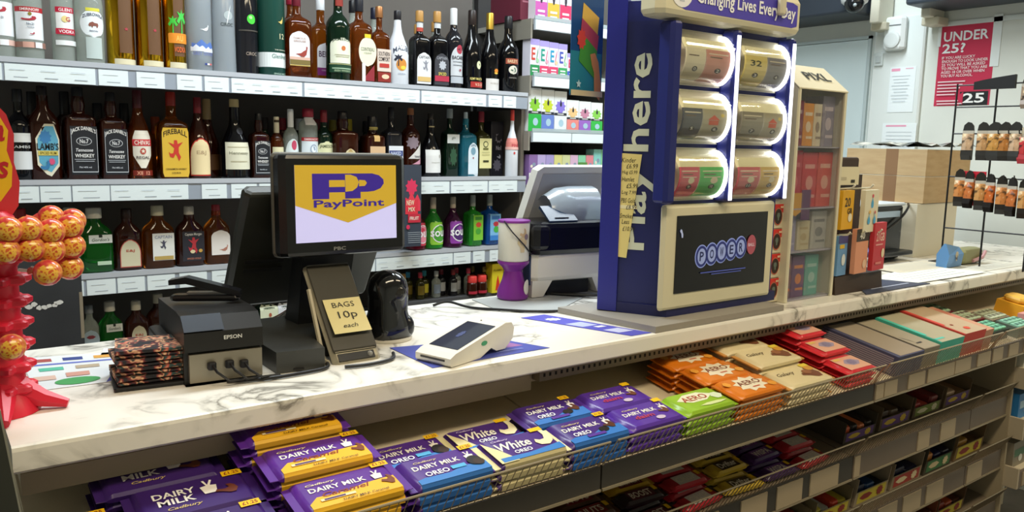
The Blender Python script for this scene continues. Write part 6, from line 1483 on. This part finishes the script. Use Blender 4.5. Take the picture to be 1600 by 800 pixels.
part('pen_card', MB().box(.022, .058, 0, .0015, -.01, .062), mt('5a2a5c', .5), cc)

sm = thing('sim_stand', 'dark brown SIM card stand with hooks on the counter', 'display stand', (1.95, 1.135, CT))
BRN = mt('3a2c24', .5)
part('foot', MB().loft([[(-.108, -.035, 0), (.115, -.035, 0), (.115, .06, 0), (-.108, .06, 0)], [(-.108, -.03, .045), (.115, -.03, .045), (.115, .02, .05), (-.108, .02, .05)]]), BRN, sm)
part('back_board', MB().box(-.108, .07, .02, .028, .045, .30), BRN, sm)
part('header', MB().rbox(-.108, .045, .015, .03, .27, .345, .006), BRN, sm)
deco(sm, plane_y(.015), [('P', 'rect', -.032, .297, .152, .047, 'dcd4b4'), ('P', 'rect', -.06, .29, .09, .008, 'b8b096'), ('P', 'rect', -.1, .281, .016, .007, '8a8470'), ('P', 'rect', .015, .283, .018, .008, '2c2a24')])
for (x, z) in ((-.085, .262), (.0, .262), (-.09, .145), (-.02, .145), (.06, .145)):
    part('hook', MB().tube([(x, .02, z), (x, -.045, z + .008), (x, -.052, z + .016)], .0025, 6), mt('e0dcc8', .3), sm)
SIM = [(-.073, -.02, .165, .062, .098, 'e3ac24', [('T', '20', -.05, .2, .5, .24, '2c2210', {'b': .04}), ('T', 'GB', .15, -.03, .4, .15, '2c2210', {'b': .03}), ('P', 'disc', .2, -.2, .34, .22, 'ece4c8')], 'yellow 20GB SIM card pack hanging on the stand'),
       (.02, -.03, .155, .078, .108, 'e2dcc0', [('P', 'drop', .04, .22, .26, .3, '4aa8d8'), ('P', 'disc', .04, .36, .12, .09, 'd84a5c'), ('P', 'drop', -.16, -.18, .28, .26, '4aa8d8'), ('P', 'disc', -.12, -.02, .14, .09, 'e8c060'), ('P', 'drop', .24, -.18, .26, .26, '4aa8d8'), ('P', 'disc', .24, -.03, .09, .08, 'c8485a')], 'cream SIM card pack with blue droplet figures'),
       (-.082, -.02, .048, .05, .10, '6a9ac8', [('P', 'rect', 0, .42, 1, .2, '4a4a84'), ('P', 'rect', -.1, .24, .5, .1, 'e0b82c'), ('P', 'disc', .1, -.1, .4, .3, 'dce4e4')], 'blue SIM card pack at the stand foot'),
       (-.010, -.03, .050, .070, .115, 'e09a78', [('P', 'rect', 0, .36, 1, .28, '332a20'), ('T', '40', -.05, .34, .4, .15, 'e8e4d8', {'b': .04}), ('P', 'disc', .25, -.3, .3, .2, 'e8c0a0')], 'peach SIM card pack with black 40 header'),
       (.075, -.03, .052, .070, .125, 'c43440', [('T', '21GB', .02, .2, .7, .18, 'f0c8b8', {'b': .05}), ('P', 'rect', -.05, .04, .6, .03, 'e8a8a0'), ('P', 'disc', .3, -.15, .26, .2, 'e8d8b4'), ('P', 'rect', -.05, -.35, .5, .05, 'd87870')], 'red 21GB SIM card pack hanging at the right of the stand')]
for x, y, z, w, h, c, it, lb in SIM:
    o = thing('sim_card_pack', lb, 'SIM card pack', (1.95 + x, 1.135 + y - .004, CT + z), .1)
    part('pack', MB().box(-w / 2, w / 2, -.006, .006, 0, h), mt(c, .5), o)
    deco(o, lambda u, v, q, w=w, h=h: (u * w, -.006 - q, (v + .5) * h), it)
flat_sheet('clear_folder', 'blue-grey folder lying by the SIM card stand', [(1.92, 1.062), (2.25, 1.062), (2.20, 1.17), (2.06, 1.175)], '3a4258', [('P', 'rect', 0, -.2, .7, .06, 'a8b0c4')], .002, 'folder')
PAP = [((2.22, 1.08), (2.62, 1.07), (2.58, 1.24), (2.17, 1.20), 'e6eae4', 'white paper sheets spread near the counter edge'), ((2.35, 1.20), (2.66, 1.18), (2.70, 1.30), (2.36, 1.30), 'cfc8b4', 'cream newspaper sheet behind the white sheets'), ((2.62, 1.09), (2.95, 1.08), (2.95, 1.2), (2.62, 1.2), 'd9d8cc', 'pale sheet under the wire rack')]
for a, b, c, d_, col, lb in PAP:
    flat_sheet('paper_sheet', lb, [a, b, c, d_], col, [('P', 'rect', 0, .3 - .15 * i, .7, .02, 'b8bcb8') for i in range(5)], .0008 if 'cream' not in lb else .0015, 'paper', CT + (0 if 'white' not in lb else .0022))
for i in range(4):
    o = thing('paper_roll', 'curled white and blue paper, %s of the bunch behind the SIM stand' % ORD[i], 'paper', (2.20 + .03 * i, 1.27 + .012 * i, CT + .012 + .012 * i), .35 + .1 * i)
    part('sheet', MB().loft([[(x, y, .02 * (x / .09) ** 2 + z) for x, z in ((-.09, 0), (-.03, 0), (.03, 0), (.09, 0), (.09, .001), (.03, .001), (-.03, .001), (-.09, .001))] for y in (-.04, .04)]), mt(['e2e2da', 'c9cfdf', 'e0e0d8', '4a5488'][i], .6), o)
# black monitor or printer behind
bm = thing('black_printer', 'black office printer with white top edge behind the SIM stand', 'printer', (2.60, 1.435, CT))
part('case', MB().rbox(-.13, .105, -.05, .09, 0, .185, .01), mt('0e1013', .25), bm)
part('top_panel', MB().rbox(-.13, .105, -.055, .09, .182, .192, .004), mt('c9d4dc', .35), bm)
part('paper_feed', MB().box(-.12, .07, -.054, -.049, .145, .165), mt('a8c0d8', .3), bm)
part('tray', MB().rbox(-.11, .09, -.10, -.05, .02, .035, .004), mt('16181c', .3), bm)
cable('dark cable from the office printer to the white carton', [(2.50, 1.378, 1.13), (2.58, 1.376, 1.155), (2.66, 1.374, 1.19), (2.71, 1.376, 1.225), (2.755, 1.40, 1.235)], .004)
# boxes
wb = thing('white_carton', 'white printed carton under the brown boxes', 'box', (2.905, 1.50, CT))
part('carton_body', MB().box(-.145, .145, -.13, .13, 0, .185), mt('d9d3bf', .6), wb)
deco(wb, plane_x(-.145, 0, .09), [('P', 'rect', .03, .0, .09, .1, 'b8b09c'), ('P', 'rect', .03, .0, .08, .09, 'd9d3bf'), ('T', 'FRAGILE', -.06, -.02, .06, .01, '8a8474', {'rot': 90}), ('P', 'rect', .0, .075, .12, .004, '8a8474')])
for i, lb in enumerate(('lower brown cardboard box taped shut on the white carton', 'upper brown cardboard box with brown tape, on top of the stack')):
    o = thing('cardboard_box', lb, 'box', (2.95, 1.51, CT + .187 + i * .0935), .0, 'brown boxes')
    part('carton_body', MB().box(-.165, .16, -.145, .15, 0, .092), CARDB, o)
    part('tape', MB().box(-.1656, -.165, -.045, .0, 0, .092), mt('8f6f52', .3), o)
    part('flap_line', MB().box(-.1655, .1602, -.1455, .15, .0905, .0925), mt('d8cdb4', .5), o)
cs = thing('crumpled_wrap', 'crumpled grey and black plastic wrap lying on the brown boxes', 'plastic wrap', (2.95, 1.50, CT + .376))
cm = MB()
G = [[(-.17 + .34 * i / 10, -.15 + .3 * j / 6, .004 + random.uniform(0, .02)) for i in range(11)] for j in range(7)]
cm.add([p for r in G for p in r], [(j * 11 + i, j * 11 + i + 1, (j + 1) * 11 + i + 1, (j + 1) * 11 + i) for j in range(6) for i in range(10)])
part('sheet', cm, noisy('plastic_wrap', [(.35, '24282a'), (.5, '8a8c86'), (.65, 'c9c8bc')], 18, .25), cs)
rmt = thing('door_keypad', 'grey keypad unit with black keys fixed beside the door', 'keypad', (3.16, 2.02, 1.45))
part('case', MB().rbox(-.03, .03, -.012, .012, -.06, .06, .01), mt('8c9aa6', .4), rmt)
for i in range(5):
    part('key', MB().rbox(-.016, .012, -.016, -.011, -.045 + i * .02, -.036 + i * .02, .002), mt('2c343c', .4), rmt)
part('pole', MB().tube([(0, 0, -.06), (0, .0, -1.448)], .012, 8), mt('8c9aa6', .4), rmt)

# ================================================================ wire rack with hanging packs
wr_ = thing('wire_rack', 'black wire rack with hooks standing at the right end of the counter', 'wire rack', (2.75, 1.12, CT))
BW = mt('17181a', .4)
for y, z1 in ((.15, .585), (.028, .60), (-.10, .60)):
    part('upright', MB().tube([(0, y, 0), (0, y, z1)], .0032, 6), BW, wr_)
for z in (.115, .285, .425, .51, .58):
    part('cross_wire', MB().tube([(0, .15, z), (0, -.22, z)], .0026, 6), BW, wr_)
for i in range(7):
    for z in (.285, .425):
        part('hook', MB().tube([(0, .0 - .03 * i, z), (-.03, .0 - .03 * i, z), (-.034, .0 - .03 * i, z + .012)], .002, 6), BW, wr_)
part('foot', MB().rbox(-.06, .06, .12, .165, 0, .006, .002), BW, wr_)


PKM = {}


def pkm(c):
    if c not in PKM:
        h = '%02x%02x%02x' % tuple(max(0, int(int(c[i:i + 2], 16) * .45)) for i in (0, 2, 4))
        PKM[c] = noisy('pack_print_' + c, [(.38, h), (.48, c), (.6, c), (.68, 'e8d0a8')], 45, .3, 2)
    return PKM[c]


def hang_pack(label, y, ztop, w, h, cols, group=None, rz=0.0, x=2.735):
    o = thing('hanging_pack', label, 'hanging pack', (x, y, CT + ztop), rz, group)
    part('header', MB().loft([[(q, y_, z_2) for y_, z_2 in ((-w / 2, -h * .22), (w / 2, -h * .22), (w * .42, -h * .08), (w * .1, 0), (-w * .2, -h * .02), (-w * .44, -h * .1))] for q in (-.002, .002)]), mt(cols[0], .35), o)
    part('white_band', MB().box(-.003, .002, -w / 2, w / 2, -h * .30, -h * .22), mt('b8b4a8', .4), o)
    part('pouch', MB().loft([[(-.005, -w * .48, z0), (.004, -w * .5, z0), (.004, w * .5, z0), (-.005, w * .48, z0), (-.005 - b_, 0, z0)] for z0, b_ in ((-h * .30, .001), (-h * .42, .006), (-h * .6, .008), (-h * .72, .006))]), pkm(cols[1]), o)
    part('foot', MB().loft([[(-.005 - b_, -w * k_, z0), (.004, -w * .5, z0), (.004, w * .5, z0), (-.005 - b_, w * k_, z0)] for z0, b_, k_ in ((-h * .72, .003, .46), (-h * .85, .006, .44), (-h * .97, .002, .40))]), mt(cols[2], .25), o)
    return o


for i, y in enumerate((1.215, 1.17, 1.135, 1.105, 1.075)):
    hang_pack('gold and black hanging pack, %s from the left on the upper wire' % ORD[i], y, .462, .034 if i != 2 else .042, .125, ('2c2c2a', ['c8a888', 'c49a6c', 'c8944c', 'b87a3c', 'cfb090'][i], '26241f'), 'packs on the upper wire', .2 * (i % 2))
hang_pack('red and cream hanging pack at the right of the upper wire', 1.045, .45, .04, .12, ('c8c0a8', 'c43a3c', 'b02c34'))
for i in range(8):
    hang_pack('orange and black hanging pack, %s from the left on the lower wire' % ORD[i], 1.225 - .032 * i, .312 - .004 * i, .03, .125, ('24221e', ['d08a4c', 'c8743c', 'd09a5c', 'c8682c'][i % 4], '1c1816'), 'packs on the lower wire', .25 * (-1) ** i, 2.73 - .004 * (i % 2))
hang_pack('tan and grey pack hanging from the top wire', 1.05, .598, .045, .10, ('3a362e', 'a08a74', '8a7868'))
hang_pack('brown pack hanging behind the tan pack on the top wire', 1.02, .595, .04, .10, ('3a362e', '84705e', '74665a'), x=2.748)
bl = thing('black_strap', 'black strap lying along the top wire of the rack', 'strap', (2.735, 1.15, CT + .575))
part('strap', MB().loft([[(x, y, z) for x, z in ((-.008, -.012), (.004, -.012), (.004, .012 + .006 * k), (-.008, .012 + .006 * k))] for k, y in enumerate((.06, .03, -.01, -.06))]), mt('15171a', .5), bl)
rbp = thing('red_blister_pack', 'red battery blister pack hanging on the middle wire', 'blister pack', (2.738, 1.185, CT + .285))
part('card', MB().box(-.002, .002, -.035, .035, -.09, .02), mt('d0283c', .45), rbp)
deco(rbp, plane_x(-.002), [('P', 'rect', 0, -.055, .068, .022, '1c1a1a'), ('T', 'ENERGY', .0, -.005, .048, .010, 'f0dcc8', {'b': .03, 'sh': .2}), ('P', 'rect', -.008, -.018, .028, .005, 'e88a80')])
part('battery', MB().tube([(-.006, -.004, -.075), (-.006, -.004, -.035)], .006, 10), mt('3a3c40', .3, metal=.5), rbp)
bg = thing('blue_bag', 'blue packet standing under the wire rack', 'packet', (2.64, 1.19, CT + .003))
part('pouch', MB().loft([[(-.05, -.012, 0), (.05, -.012, 0), (.05, .02, 0), (-.05, .02, 0)], [(-.048, -.018, .04), (.048, -.018, .04), (.048, .022, .04), (-.048, .022, .04)], [(-.045, -.003, .075), (.045, -.003, .06), (.045, .003, .06), (-.045, .003, .075)]]), mt('5a88b8', .4), bg)
deco(bg, lambda u, v, o: (u, -.0185 - o, v), [('P', 'bulb', .0, .035, .02, .03, 'b8ac90'), ('P', 'heel', .0, .03, .01, .015, '5a4a3c')])
gb2 = thing('green_packet', 'dull green and pink packet beside the blue packet', 'packet', (2.77, 1.20, CT + .003))
part('pouch', MB().rbox(-.06, .08, -.02, .03, 0, .05, .01), mt('8c8c62', .5), gb2)
part('ribbon', MB().tube([(.0, -.022, .01), (.05, -.03, .02), (.09, -.02, .035)], .006, 6), mt('c89aa0', .4), gb2)
